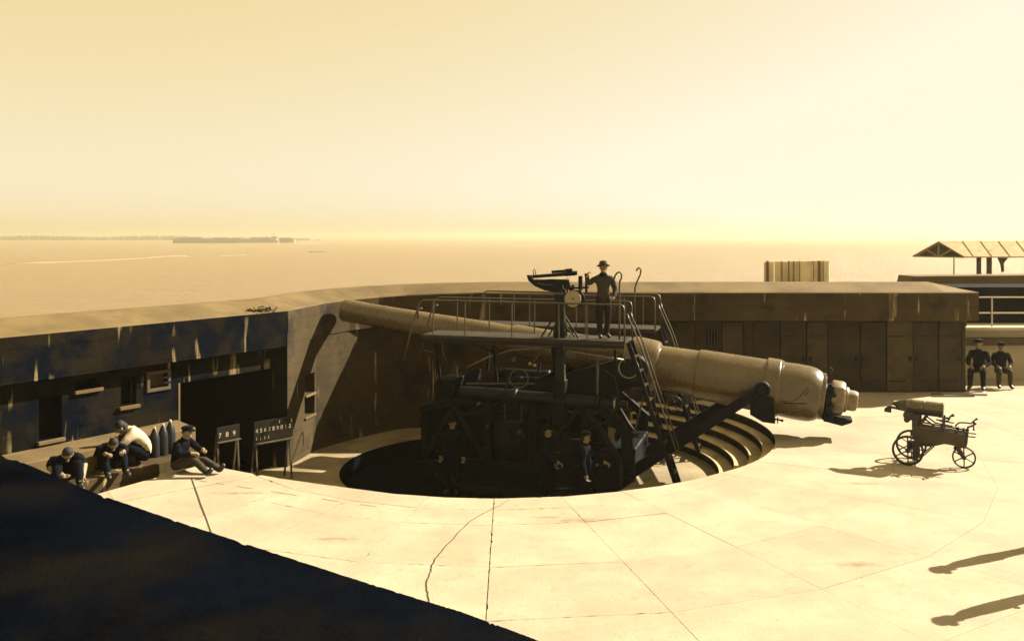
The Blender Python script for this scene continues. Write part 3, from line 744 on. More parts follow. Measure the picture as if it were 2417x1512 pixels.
# breech mechanism
b0 = MZ + GA * gs(1946); gx_, gside, gup = MB().frame(GA)
if gside.y > 0: gside = -gside
gup = gside.cross(GA); gup = gup if gup.z > 0 else -gup
off = gup * .02 + gside * -.0
bk = MB().lathe(b0 + off, GA, [(.10, .0), (.10, .34), (.14, .385), (.34, .385), (.40, .35), (.41, .28), (.41, .0)], 8, 200).build('breech_block', 'breech_paint', gun, .012)
MB().lathe(b0 + off, GA, [(.38, .275), (.44, .280), (.47, .265), (.475, .225)], 32).build('collar_ring', 'breech_paint', bk)
MB().lathe(b0 + off, GA, [(.42, .225), (.62, .222), (.66, .205), (.675, .17), (.675, .14), (.655, .13), (.655, .0)], 32).build('spindle_housing', 'breech_paint', bk)
m = MB(); m.lathe(b0 + off + gup * -.03, GA, [(.65, .085), (.67, .08), (.67, 0)], 16); m.cyl(b0 + off + GA * .65 + gup * .03 + gside * .03, b0 + off + GA * .70 + gup * .03 + gside * .03, .03); m.build('vent_cover', 'carriage', bk)
m = MB()
m.lathe(b0, GA, [(-.02, .0), (-.02, .30), (.11, .27), (.11, 0)], 20)
for (a, b, c, sx, sy, sz) in ((.08, .30, -.05, .16, .12, .55), (.10, .22, -.36, .22, .3, .14), (.12, .05, -.42, .26, .34, .10), (.06, .30, .28, .10, .10, .12), (.08, .40, -.40, .12, .10, .12)):
    o = b0 + GA * a + gside * b + gup * c; m.box(o - GA * sx / 2 - gside * sy / 2 - gup * sz / 2, GA * sx, gside * sy, gup * sz)
m.build('breech_carrier', 'carriage', gun, .012)
m = MB(); m.prism([b0 + GA * .12 + gup * -.40 + gside * .25, b0 + GA * .62 + gup * -.36 + gside * .25, b0 + GA * .60 + gup * -.42 + gside * .25, b0 + GA * .42 + gup * -.52 + gside * .25, b0 + GA * .14 + gup * -.50 + gside * .25], gside * -.5); m.build('loading_tray', 'carriage', gun, .01)
for a, b, c, r in ((.16, .30, .12, .055), (.14, .34, -.14, .05), (.16, .24, -.30, .06), (.12, .34, .28, .035)):
    MB().lathe(b0 + GA * a + gside * b + gup * c, gside, [(-.05, 0), (-.05, r), (.06, r), (.06, r * .5), (.05, 0)], 14).build('gear', 'carriage_b', gun)
MB().tube([b0 + GA * .02 + gup * .42, b0 + GA * .10 + gup * .62, b0 + GA * .02 + gup * .66], .012, 6).build('locking_lever', 'rail', gun)

# elevating arms with their bosses
for v in (.80, -.80):
    p, q_ = uz(1800, 918, .80), uz(1478, 1122, .80)
    a, b = L(p[0], v, p[1]), L(q_[0], v, q_[1]); n_ = (b - a).normalized(); up = VN.cross(n_).normalized()
    m = MB(); w0, w1 = .098, .130
    m.prism([a + up * w0 - VN * .075, a - up * w0 - VN * .075, b - up * w1 - VN * .075, b + up * w1 - VN * .075], VN * .15); arm = m.build('elevating_arm', 'arm', gun, .02)
    m = MB(); m.prism([a + up * .05 + n_ * .25 + VN * .076, a - up * .05 + n_ * .25 + VN * .076, b - up * .07 - n_ * .25 + VN * .076, b + up * .07 - n_ * .25 + VN * .076], VN * .012); m.build('web_plate', 'carriage', arm, .005)
    MB().lathe(a, VN, [(-.12, 0), (-.12, .165), (.10, .17), (.115, .16), (.115, .13), (.09, .12), (.09, .08), (.13, .075), (.13, 0)], 28).build('boss', 'arm', arm)
    MB().lathe(b, VN, [(-.14, 0), (-.14, .20), (.12, .20), (.13, .18), (.13, .1), (.16, .09), (.16, 0)], 28).build('boss', 'carriage', arm)
# bracket with fittings under the breech
m = MB(); a = K(1792, 935, .78)
m.prism([K(1772, 930, .78), K(1826, 944, .78), K(1830, 1000, .78), K(1800, 996, .78), K(1770, 978, .78)], VN * -.3); m.build('sector_bracket', 'carriage', gun, .015)
m = MB(); m.cyl(K(1815, 985, .8), K(1846, 992, .8), .018); m.cyl(K(1836, 984, .8), K(1835, 999, .8), .012); m.ball(K(1846, 992, .8), .03); m.build('crank_handle', 'carriage', gun)
m = MB(); m.tube([K(1842, 945, .83), K(1868, 948, .83), K(1886, 938, .83), K(1908, 914, .83), K(1912, 920, .83), K(1900, 932, .83)], .008, 6); m.build('lanyard', 'carriage', gun)
m = MB(); m.cyl(K(1848, 951, .78), K(1905, 952, .78), .012, n=6); m.build('steady_rod', 'carriage', gun)

# carriage body
for v in (1.05, -1.25):
    m = MB(); pr = [(-2.75, -1.38), (-2.75, -.95), (-1.2, -.75), (1.2, -.75), (2.45, -.95), (2.6, -1.38)]
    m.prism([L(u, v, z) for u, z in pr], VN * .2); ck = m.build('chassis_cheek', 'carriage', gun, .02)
    def beam(p, q, w, nm, mt='carriage', dv=.0): MB().bar(L(p[0], v + .1 + dv, p[1]), L(q[0], v + .1 + dv, q[1]), .16, w).build(nm, mt, ck, .012)
    beam((-2.6, .30), (-.9, .70), .17, 'top_girder'); beam((-.95, .70), (1.55, .70), .19, 'top_girder'); beam((1.5, .70), (2.4, -.05), .17, 'top_girder')
    for u, z in ((-2.5, .30), (-1.75, .46), (-.95, .66), (.15, .66), (1.35, .66), (2.3, .02)): beam((u, -.85), (u, z), .17 if u < 2 else .24, 'upright')
    for p, q in (((-2.45, -.8), (-1.75, .4)), ((-1.7, .4), (-1.0, -.75)), ((.2, -.7), (1.3, .6)), ((1.4, .6), (2.25, -.7))): beam(p, q, .10, 'diagonal_brace', 'carriage_b', .06)
    m = MB(); m.box(L(-.8, v - .04, -.75), U * .82, VN * .12, V3(0, 0, 1.1)); m.box(L(.3, v - .06, -.75), U * .95, VN * .12, V3(0, 0, .7)); m.build('gear_casing', 'carriage', ck, .02)
    m = MB()
    for k in range(34):
        u = -2.6 + 5.0 * k / 33; m.ball(L(u, v + .205, -.86 if abs(u) < 1.3 else -1.1), .022, 6, 4)
    for k in range(20): m.ball(L(-.9 + 2.4 * k / 19, v + .185, .74), .020, 6, 4)
    stuff(m.build('rivet_rows', 'carriage_b', ck))
    for (u, z, r) in ((.75, -.28, .30), (-.4, -.15, .36), (1.85, -.55, .24), (-2.1, -.45, .22)):
        g_ = MB().lathe(L(u, v + .16, z), VN, [(-.05, 0), (-.05, r), (.05, r), (.05, r * .86), (.02, r * .84), (.02, r * .3), (.09, r * .28), (.09, 0)], 32).build('gear_wheel', 'carriage_b', ck)
for (x0, y0, x1, y1, vv, r) in ((1045, 800, 1045, 830, 1.7, .012), (1045, 830, 1053, 850, 1.7, .012), (1022, 850, 1022, 945, 1.55, .014), (1152, 822, 1156, 840, 1.5, .02), (1075, 850, 1080, 890, 1.4, .012), (1100, 905, 1260, 905, 1.5, .016), (1000, 826, 1024, 832, 1.5, .014), (1350, 1035, 1395, 1037, 1.7, .014), (1300, 1070, 1322, 1066, 1.8, .012), (1410, 840, 1410, 935, 1.3, .03), (1520, 930, 1500, 1010, 1.0, .02), (1545, 900, 1545, 950, .9, .02)):
    MB().cyl(K(x0, y0, vv), K(x1, y1, vv), r, n=8).build('control_rod', 'rail', gun)
m = MB(); m.tube([K(x, y, 1.6) for x, y in ((1130, 815), (1180, 840), (1200, 900), (1180, 950), (1120, 975), (1060, 980))], .022, 8); m.build('oil_pipe', 'carriage_b', gun)
m = MB(); m.tube([K(x, y, 1.5) for x, y in ((1420, 870), (1450, 890), (1460, 930), (1440, 990), (1400, 1010))], .020, 8); m.build('oil_pipe', 'carriage_b', gun)
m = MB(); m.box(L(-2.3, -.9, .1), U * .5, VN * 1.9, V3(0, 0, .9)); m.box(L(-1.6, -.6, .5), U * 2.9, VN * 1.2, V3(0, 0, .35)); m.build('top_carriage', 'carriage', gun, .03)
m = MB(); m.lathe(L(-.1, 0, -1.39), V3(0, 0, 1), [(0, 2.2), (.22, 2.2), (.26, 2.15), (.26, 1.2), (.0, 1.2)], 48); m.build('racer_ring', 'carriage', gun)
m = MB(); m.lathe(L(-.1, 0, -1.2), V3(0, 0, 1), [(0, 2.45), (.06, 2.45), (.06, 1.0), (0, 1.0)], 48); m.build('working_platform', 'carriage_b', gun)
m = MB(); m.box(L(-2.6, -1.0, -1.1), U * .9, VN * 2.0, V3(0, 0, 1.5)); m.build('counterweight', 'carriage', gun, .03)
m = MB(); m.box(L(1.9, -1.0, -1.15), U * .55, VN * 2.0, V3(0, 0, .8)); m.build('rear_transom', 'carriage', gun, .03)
zt = lambda u: MZ.z + GA.z * (u + LG * .45 * math.hypot(GA.x, GA.y)) / math.hypot(GA.x, GA.y)
for v in (.68, -.98):
    m = MB(); tu = 2.45; m.prism([L(u, v, z) for u, z in ((tu + .28, zt(tu) + .1), (tu + .1, zt(tu) + .30), (tu - .25, zt(tu) + .25), (.2, 1.05), (-1.6, .25), (-2.2, -.7), (-1.5, -.9), (-.6, -.1), (.8, .35), (tu + .2, zt(tu) - .3))], VN * .3)
    lv = m.build('gun_lever', 'carriage', gun, .03)
    MB().lathe(L(tu, v + (.3 if v > 0 else 0), zt(tu)), VN if v > 0 else -VN, [(0, .30), (.05, .30), (.07, .26), (.07, .2), (.12, .19), (.12, 0)], 28).build('trunnion_cap', 'carriage_b', lv)
    MB().lathe(L(-.3, v + (.3 if v > 0 else 0), .35), VN if v > 0 else -VN, [(0, .34), (.06, .34), (.08, .3), (.08, .14), (.12, .13), (.12, 0)], 28).build('axle_cap', 'carriage_b', lv)
for v in (1.42, -1.5):
    a, b = L(-1.5, v, .80), L(2.35, v, .72); d = (b - a).length
    rc = MB().lathe(a, b - a, [(0, 0), (0, .13), (.15, .15), (1.2, .15), (1.22, .17), (1.35, .17), (1.37, .145), (d - .7, .145), (d - .68, .16), (d - .6, .16), (d - .58, .10), (d - .32, .10), (d - .30, .135), (d - .22, .135), (d - .2, .08), (d, .08), (d, 0)], 24).build('recoil_cylinder', 'carriage_b', gun)
    MB().lathe(a, b - a, [(d - .28, .138), (d - .24, .138)], 24).build('bright_band', 'bright_steel', rc)
m = MB(); m.tube([K(x, y, 1.30) for x, y in ((1100, 868), (1150, 843), (1205, 826), (1260, 821), (1310, 823), (1360, 830), (1420, 840), (1475, 850))], .022, 8); m.build('curved_guard_rail', 'bright_steel', gun)
# open frame box and small fittings on the near cheek
m = MB()
for (x0, y0, x1, y1) in ((1190, 937, 1233, 939), (1190, 995, 1233, 995), (1192, 937, 1192, 996), (1231, 937, 1231, 996)): m.bar(K(x0, y0, 1.40), K(x1, y1, 1.40), .05, .05)
m.build('instrument_frame', 'deck', gun)
for x, y, r in ((1227, 1018, .045), (1150, 1005, .02), (1310, 830, .04), (1213, 848, .045)):
    MB().lathe(K(x, y, 1.36), VN, [(-.1, 0), (-.1, r), (.05, r), (.05, r * .6), (.02, 0)], 16).build('dial', 'rail', gun)
for x, y in ((1251, 858), (1262, 862)):
    MB().ball(K(x, y, 1.62), .045).build('knob', 'bright_steel', gun)
m = MB(); m.cyl(K(1255, 860, 1.5), K(1300, 800, 1.5), .016, n=6); m.build('control_rod', 'rail', gun)
def handwheel(x, y, r, v, spokes, ms='rail', rr=.013):
    c = K(x, y, v); ax = (VN + V3(.15, 0, .1)).normalized()
    hw = MB().ring(c, ax, r, rr, 36, 8).build('handwheel', ms, gun)
    _, a, b = MB().frame(ax); m = MB()
    for k in range(spokes):
        t = 2 * math.pi * k / spokes + .4; m.cyl(c, c + (a * math.cos(t) + b * math.sin(t)) * r, .010, n=6)
    m.build('spokes', 'carriage', hw); m = MB(); m.cyl(c - ax * .35, c + ax * .03, .035, n=10); m.build('shaft', 'carriage', hw)
handwheel(1225, 893, .205, 1.72, 3); handwheel(1484, 868, .215, 1.30, 4, 'bright_steel'); handwheel(1440, 1086, .23, 1.75, 4, 'carriage_b'); handwheel(1592, 952, .17, -.2, 4, 'rail', .01)
m = MB(); m.ring(K(1440, 1086, 1.7), VN, .31, .035, 14, 8, R(20), R(80)); m.build('gear_guard', 'bright_steel', gun)
m = MB(); m.box(L(1.75, 1.3, -1.1), U * .5, VN * .5, V3(0, 0, .55)); m.build('gear_box', 'carriage', gun, .02)

# sighting platforms either side of the barrel
ZD = 2.12
def platform(v0, v1, u0, u1, posts_o, posts_i):
    m = MB(); n_ = 16
    dk = None
    m.box(L(u0, v0, ZD - .055), U * (u1 - u0), VN * (v1 - v0), V3(0, 0, .05)); dk = m.build('platform_deck', 'deck', gun, .005)
    for k in range(10):
        m = MB(); uu = u0 + (u1 - u0) * k / 10
        m.box(L(uu + .006, v0 + .03, ZD - .003), U * ((u1 - u0) / 10 - .012), VN * (v1 - v0 - .06), V3(0, 0, .02)); m.build('deck_plank', 'deck', dk)
    for v in (v0, v1 - .03):
        m = MB(); m.box(L(u0, v, ZD - .14), U * (u1 - u0), VN * .03, V3(0, 0, .08)); m.build('side_girder', 'carriage_b', dk)
    for k in range(4):
        u = u0 + .25 + k * (u1 - u0 - .5) / 3; s = 1 if v0 > 0 else -1
        m = MB(); m.bar(L(u, s * 1.25, .9), L(u, (v0 + v1) / 2 + s * .25, ZD - .2), .06, .06); m.build('bracket', 'carriage', dk)
    for v, ps in ((v1 - .04, posts_o), (v0 + .04, posts_i)):
        zr = ZD + .80
        path = [L(u0 - .10, v, zr - .42), L(u0 - .10, v, zr - .2), L(u0 - .06, v, zr - .06), L(u0 + .05, v, zr)] + [L(u0 + .05 + (u1 - u0 - .15) * k / 6, v, zr) for k in range(1, 7)] + [L(u1 - .03, v, zr - .03), L(u1 - .005, v, zr - .12), L(u1, v, ZD - .05)]
        m = MB(); m.tube(path, .020, 8); m.build('handrail', 'rail', dk)
        for u in ps:
            m = MB(); m.cyl(L(u, v, ZD - .1), L(u, v, zr), .015, n=8); m.build('rail_post', 'rail', dk)
    return dk
platform(.80, 1.85, -2.30, 2.36, [-2.02, -1.25, -.15, .92, 1.55], [-1.8, -1.0, .1, 1.3])
platform(-1.85, -.80, -2.0, 2.64, [-1.7, -.5, .7, 1.9], [-1.2, .0, 1.2, 2.2])
# front ladder hand grips
for v in (1.81, .84):
    m = MB(); m.tube([L(-2.30, v, ZD + .62), L(-2.42, v, ZD + .55), L(-2.52, v, ZD + .3), L(-2.62, v, ZD - .1), L(-2.75, v, ZD - .6)], .02, 8); m.build('grip_rail', 'rail', gun)
# ladders
def ladder(top, foot, sep, lab):
    m = MB(); m.bar(top + sep / 2, foot + sep / 2, .10, .035, sep); st = m.build('ladder_stringer', 'arm', gun, .004)
    m = MB(); m.bar(top - sep / 2, foot - sep / 2, .10, .035, sep); m.build('ladder_stringer', 'arm', gun, .004)
    n_ = 10
    for k in range(1, n_):
        c = top + (foot - top) * k / n_; m = MB(); m.box(c - sep / 2 + U * -.05 - V3(0, 0, .012), sep, U * .11, V3(0, 0, .022)); m.build('ladder_tread', 'rail', st)
    for s in (.5, -.5):
        a = top + sep * s; d = (foot - top).normalized(); o = U * .22 + V3(0, 0, .1)
        m = MB(); m.tube([a + V3(0, 0, .62) + U * -.02, a + V3(0, 0, .50) + U * .02, a + o + d * .2, a + o + d * 2.5, a + o * .8 + d * 2.62, a + o * .3 + d * 2.6], .018, 8); m.build('ladder_handrail', 'rail', gun)
ladder(L(2.40, 1.38, ZD - .03), L(3.42, 1.20, -1.0), VN * .42, '')
ladder(L(2.70, -1.35, ZD - .03), L(3.70, -1.35, -1.0), VN * .42, '')
# hooked grab rails
d1, d2 = 19.35, 22.3
m = MB(); m.tube([P(x, y, d1) for x, y in ((1449, 660), (1452, 650), (1457, 643), (1463, 642), (1467, 647), (1467, 655), (1463, 664), (1462, 680), (1462, 740), (1462, 802))], .020, 8); m.build('grab_rail', 'rail', gun)
m = MB(); m.tube([P(x, y, d2) for x, y in ((1502, 639), (1505, 633), (1510, 632), (1513, 638), (1511, 648), (1504, 663), (1499, 678), (1498, 700), (1498, 768))], .022, 8); m.build('grab_rail', 'rail', gun)
# sight column and telescope
cu, cz = uz(1322, 800, 1.42); DC = L(cu, 1.42, 0).y
col_ = MB(); col_.box(L(cu - .10, 1.32, .35), U * .2, VN * .2, V3(0, 0, 2.75)); sc_ = col_.build('sight_column', 'carriage_b', gun, .015)
m = MB(); m.box(L(cu - .14, 1.28, .2), U * .28, VN * .28, V3(0, 0, 1.0)); m.box(L(cu - .13, 1.29, ZD + .02), U * .26, VN * .26, V3(0, 0, .16)); m.build('column_sleeve', 'carriage', sc_, .015)
m = MB(); m.box(L(cu + .105, 1.44, .6), U * .03, VN * .05, V3(0, 0, .95)); m.build('bright_rod', 'bright_steel', sc_, .005)
for s in (-1, 1):
    m = MB(); m.bar(L(cu + s * .42, 1.45, ZD + .02), L(cu + s * .08, 1.45, ZD + .55), .035, .035); m.bar(L(cu + s * .30, 1.30, ZD + .02), L(cu + s * .08, 1.35, ZD + .35), .03, .03); m.build('column_stay', 'carriage_b', sc_)
m = MB(); pl = [P(x, y, DC - .10) for x, y in ((1243, 650), (1247, 662), (1262, 675), (1285, 685), (1310, 690), (1334, 688), (1342, 678), (1344, 664), (1338, 660), (1300, 659), (1262, 661), (1256, 654), (1252, 649))]
m.prism(pl, V3(0, .18, 0)); cr = m.build('sight_cradle', 'carriage', sc_, .008)
m = MB(); m.cyl(P(1246, 653.5, DC), P(1348, 646, DC), .036, .040, 14); m.cyl(P(1335, 646.5, DC), P(1362, 644, DC), .055, .05, 14); m.build('telescope_tube', 'carriage', sc_)
m = MB(); m.box(P(1302, 645, DC - .05), V3(.30, 0, .02), V3(0, .1, 0), V3(0, 0, .06)); m.box(P(1334, 642, DC - .05), V3(.16, 0, .01), V3(0, .1, 0), V3(0, 0, .07)); m.build('sight_housing', 'carriage', sc_, .008)
m = MB(); m.tube([P(1260, 650, DC), P(1258, 640, DC), P(1261, 634, DC), P(1264, 640, DC), P(1265, 650, DC)], .011, 6); m.build('fore_sight', 'carriage', sc_)
m = MB(); m.tube([P(1342, 656, DC - .05), P(1332, 661, DC - .05), P(1290, 660, DC - .05), P(1262, 659, DC - .05)], .012, 6); m.build('bright_rod', 'paint_white', sc_)
m = MB(); m.tube([P(1268, 667, DC - .13), P(1280, 671, DC - .13), P(1305, 672, DC - .13)], .010, 6); m.build('bright_rod', 'rail', sc_)
m = MB()
for (x0, y0, x1, y1, r) in ((1320, 690, 1342, 672, .03), (1340, 660, 1348, 690, .03), (1325, 675, 1336, 700, .02), (1330, 690, 1343, 720, .02), (1338, 690, 1344, 672, .018), (1350, 690, 1353, 672, .035), (1330, 740, 1348, 720, .018), (1328, 750, 1331, 790, .02), (1334, 755, 1338, 792, .018)): m.cyl(P(x0, y0, DC - .08), P(x1, y1, DC - .08), r, n=8)
m.build('sight_linkage', 'carriage_b', sc_)
m = MB(); m.tube([P(x, y, DC - .1) for x, y in ((1328, 672), (1330, 681), (1337, 684), (1337, 692))], .010, 6); m.tube([P(x, y, DC - .12) for x, y in ((1331, 720), (1334, 755), (1340, 775), (1347, 782), (1345, 797))], .011, 6); m.build('bright_rod', 'bright_steel', sc_)
ax = V3(-.12, -1, .05).normalized(); c = P(1352, 705, DC - .16)
MB().lathe(c, ax, [(-.05, 0), (-.05, .172), (-.03, .182), (0, .182), (.012, .172), (.012, .0)], 36).build('range_disc', 'disc', sc_)
MB().lathe(c + ax * .012, ax, [(0, .018), (.02, .016), (.02, 0)], 12).build('disc_pin', 'carriage', sc_)
MB().lathe(P(1361, 704, DC + .02), ax, [(-.05, 0), (-.05, .185), (.0, .19), (.02, .17), (.02, 0)], 36).build('range_drum', 'carriage', sc_)
m = MB(); m.cyl(P(1370, 684, DC - .15), P(1370, 651, DC - .15), .047, n=12); m.cyl(P(1370, 700, DC - .15), P(1370, 684, DC - .15), .02, n=8); m.bar(P(1345, 680, DC - .1), P(1390, 678, DC - .12), .04, .04); m.build('eyepiece_post', 'carriage', sc_)
m = MB(); m.cyl(P(1384, 690, DC - .22), P(1384, 650, DC - .22), .030, n=12); m.ball(P(1384, 649, DC - .22), .045); m.build('grip_handle', 'carriage', sc_)

# ------------------------------------------------------------------ shot cart and its shell
CE = V3(.868, -.497, 0); CF = V3(.497, .868, 0); CO = V3(7.73, 17.3, 0)
def cz(zx, zy, lat):
    x = (2840 + zx / 5.039) / 1.3724; y = (1260 + zy / 5.04) / 1.3724
    o = CO + CF * lat; k = (x - 1208.5) / F; e = (k * o.y - o.x) / (CE.x - k * CE.y); p = o + CE * e
    return p + V3(0, 0, EYE - (y - 555) * p.y / F)
cart = thing('shot_cart', 'dark iron three wheeled shot cart standing on the sunlit apron', 'cart', CO)
def wheel(c, r, w, ns):
    ax = CF
    wh = MB().lathe(c - ax * w / 2, ax, [(0, r * .86), (0, r), (w, r), (w, r * .86), (0, r * .86)], 40).build('wheel', 'cart', cart)
    _, a, b = MB().frame(ax)
    for k in range(ns):
        t = 2 * math.pi * k / ns + .5; dv = a * math.cos(t) + b * math.sin(t); m = MB(); m.cyl(c, c + dv * r * .9, .013, .011, 8); m.build('spoke', 'cart', wh)
        m = MB(); m.cyl(c + dv * r * .80, c + dv * r * .9, .012, .03, 8); m.build('spoke_foot', 'cart', wh)
    MB().lathe(c, ax, [(-.05, 0), (-.05, .03), (-.04, .045), (.04, .045), (.05, .03), (.05, 0)], 16).build('hub', 'cart', wh)
wheel(CO + CF * -.30 + V3(0, 0, .283), .283, .05, 6); wheel(CO + CF * .30 + V3(0, 0, .283), .283, .05, 6)
fwc = CO + CE * .945 + V3(0, 0, .205); wheel(fwc, .205, .035, 6)
m = MB(); m.cyl(CO + CF * -.33 + V3(0, 0, .283), CO + CF * .33 + V3(0, 0, .283), .025); m.build('axle', 'cart', cart)
for lat in (-.17, .15):
    m = MB(); m.prism([cz(x, y, -.17) + CF * (lat + .17) for x, y in ((585, 590), (1000, 662), (1490, 748), (1445, 965), (1290, 930), (1180, 905), (1100, 895), (930, 932), (815, 938), (790, 870), (640, 850), (560, 740))], CF * .02); m.build('side_plate', 'cart_plate', cart, .004)
    def bar(x0, y0, x1, y1, w, nm='frame_bar', h=None):
        m = MB(); m.bar(cz(x0, y0, -.17) + CF * (lat + .17 + .01), cz(x1, y1, -.17) + CF * (lat + .17 + .01), .022, w, (0, 0, 1)); m.build(nm, 'cart', cart)
    bar(690, 585, 1490, 728, .028); bar(760, 470, 940, 600, .028); bar(640, 420, 640, 640, .15, 'corner_post'); bar(1035, 610, 1035, 690, .02); bar(1085, 470, 1075, 720, .035)
    bar(1300, 670, 1300, 740, .05); bar(1470, 700, 1440, 960, .05); bar(940, 545, 1240, 605, .022); bar(630, 870, 630, 1165, .11, 'support_leg')
    bar(700, 900, 950, 900, .06); bar(720, 1120, 935, 932, .022, 'brace'); bar(980, 500, 1180, 520, .02); bar(1490, 772, 1612, 785, .02, 'draw_bar'); bar(720, 560, 800, 470, .05)
m = MB(); m.box(cz(640, 930, -.15), CF * .3, CE * .12, V3(0, 0, .10)); m.box(cz(720, 690, -.15), CF * .3, CE * .75, V3(0, 0, .015)); m.box(cz(490, 960, -.1), CF * .2, CE * .22, V3(0, 0, .12)); m.build('cross_member', 'cart', cart)
sn, sbp = cz(300, 238, 0), cz(1095, 335, 0); sa = (sbp - sn).normalized(); sup = (V3(0, 0, 1) - sa * sa.z).normalized(); SR = .128
m = MB(); arc = [(-math.cos(R(t)), -math.sin(R(t))) for t in range(10, 171, 16)]
i0 = sn + sa * .22; i1 = sbp - sa * .02
outer = [i0 + CF * (c * (SR + .022)) + sup * (s * (SR + .022)) for c, s in arc]; inner = [i0 + CF * (c * (SR + .004)) + sup * (s * (SR + .004)) for c, s in arc][::-1]
m.prism(outer + inner, i1 - i0); m.build('shell_cradle', 'cart', cart)
m = MB(); m.bar(cz(480, 345, -.05), cz(190, 280, -.05), .05, .04); m.prism([cz(x, y, -.08) for x, y in ((190, 265), (125, 315), (120, 365), (235, 385), (242, 300))], CF * .018); hk = m.build('tow_bar', 'cart', cart)
m = MB(); m.tube([cz(x, y, -.08) + CF * .0 for x, y in ((150, 320), (215, 318), (212, 352), (150, 348))], .012, 6, closed=True); m.build('tow_loop', 'cart', hk)
m = MB(); m.lathe(cz(520, 430, -.1), CF, [(0, 0), (0, .10), (.2, .10), (.2, 0)], 20); m.cyl(cz(490, 500, -.1), cz(490, 500, -.1) + CF * .18, .055, n=14); m.bar(cz(510, 400, -.05), cz(620, 400, -.05), .1, .12); m.build('windlass_drum', 'cart_plate', cart)
for pts, r in (((( 1100, 470), (1180, 480), (1205, 440), (1245, 425)), .018), (((990, 495), (1050, 525), (1160, 515), (1180, 490)), .012), (((1280, 610), (1310, 570), (1350, 545), (1440, 545), (1540, 560), (1600, 505), (1630, 485)), .014), (((1470, 690), (1490, 620), (1580, 590), (1600, 560)), .018), (((1580, 590), (1585, 660)), .012)):
    m = MB(); m.tube([cz(x, y, -.08) for x, y in pts], r, 8); m.ball(cz(*pts[-1], -.08), r * 1.7); m.build('crank_handle', 'cart', cart)
m = MB(); m.bar(cz(1400, 650, -.05), cz(1440, 660, -.05), .1, .05); m.build('tread_plate', 'cart', cart)
for lat in (-.035, .035):
    m = MB(); m.bar(cz(1310, 950, 0) + CF * lat * 1.0, fwc + CF * lat, .018, .075); m.build('wheel_fork', 'cart', cart)
m = MB(); m.cyl(fwc + CF * -.06, fwc + CF * .06, .018); m.cyl(cz(1330, 930, 0) , cz(1300, 990, 0), .06, n=14); m.build('fork_head', 'cart', cart)
shl = thing('artillery_shell', 'pointed brass coloured shell lying nose left on the shot cart', 'shell', (sn + sbp) / 2 - V3(0, 0, SR))
Ls = (sbp - sn).length; nose0 = sn - sa * .11
body = MB().lathe(sn, sa, [(.20, .120), (.235, SR), (.28, SR), (.34, SR), (.80 * Ls, SR), (.80 * Ls, SR + .003), (.84 * Ls, SR + .003), (.84 * Ls, SR), (.95 * Ls, SR), (.955 * Ls, SR + .006), (.985 * Ls, SR + .006), (.99 * Ls, SR - .004), (Ls, SR - .004), (Ls, 0)], 40).build('shell_body', 'shell', shl)
MB().lathe(sn, sa, [(-.085, 0), (-.06, .012), (-.02, .034), (.05, .072), (.12, .100), (.18, .117), (.21, .122), (.212, .118)], 40).build('shell_nose', 'shell_nose', shl)
MB().lathe(sn, sa, [(.275, SR + .001), (.285, SR + .004), (.335, SR + .004), (.345, SR + .001)], 40).build('bourrelet_band', 'shell', body)
MB().lathe(sn, sa, [(.60 * Ls, SR + .001), (.603 * Ls, SR + .003), (.612 * Ls, SR + .003), (.615 * Ls, SR + .001)], 40).build('score_band', 'shell_nose', body)

# ------------------------------------------------------------------ people
STAND = dict(pelvis=(0, 0, .93), waist=(0, 0, 1.08), chest=(0, 0, 1.28), neckb=(0, .01, 1.43), neck=(0, 0, 1.49), jaw=(0, -.022, 1.555), skull=(0, -.008, 1.625), crown=(0, .004, 1.69),
             shL=(.175, 0, 1.39), elL=(.25, .02, 1.11), wrL=(.26, -.05, .87), paL=(.26, -.07, .80), shR=(-.175, 0, 1.39), elR=(-.25, .02, 1.11), wrR=(-.26, -.05, .87), paR=(-.26, -.07, .80),
             hpL=(.095, 0, .88), knL=(.11, -.02, .49), anL=(.115, .02, .10), toL=(.14, -.15, .045), hpR=(-.095, 0, .88), knR=(-.11, -.02, .49), anR=(-.115, .02, .10), toR=(-.14, -.15, .045))
RAD = dict(pelvis=.135, waist=.135, chest=.155, neckb=.085, neck=.056, jaw=.066, skull=.086, crown=.062, sh=.082, el=.058, wr=.040, pa=.036, hp=.105, kn=.075, an=.052, to=.046)
EDG = [('pelvis', 'waist', 'coat'), ('waist', 'chest', 'coat'), ('chest', 'neckb', 'coat'), ('neckb', 'neck', 'skin'), ('neck', 'jaw', 'skin'), ('jaw', 'skull', 'skin'), ('skull', 'crown', 'skin')]
for s_ in 'LR':
    EDG += [('chest', 'sh' + s_, 'coat'), ('sh' + s_, 'el' + s_, 'coat'), ('el' + s_, 'wr' + s_, 'sleeve'), ('wr' + s_, 'pa' + s_, 'skin'), ('pelvis', 'hp' + s_, 'leg'), ('hp' + s_, 'kn' + s_, 'leg'), ('kn' + s_, 'an' + s_, 'leg'), ('an' + s_, 'to' + s_, 'boot')]
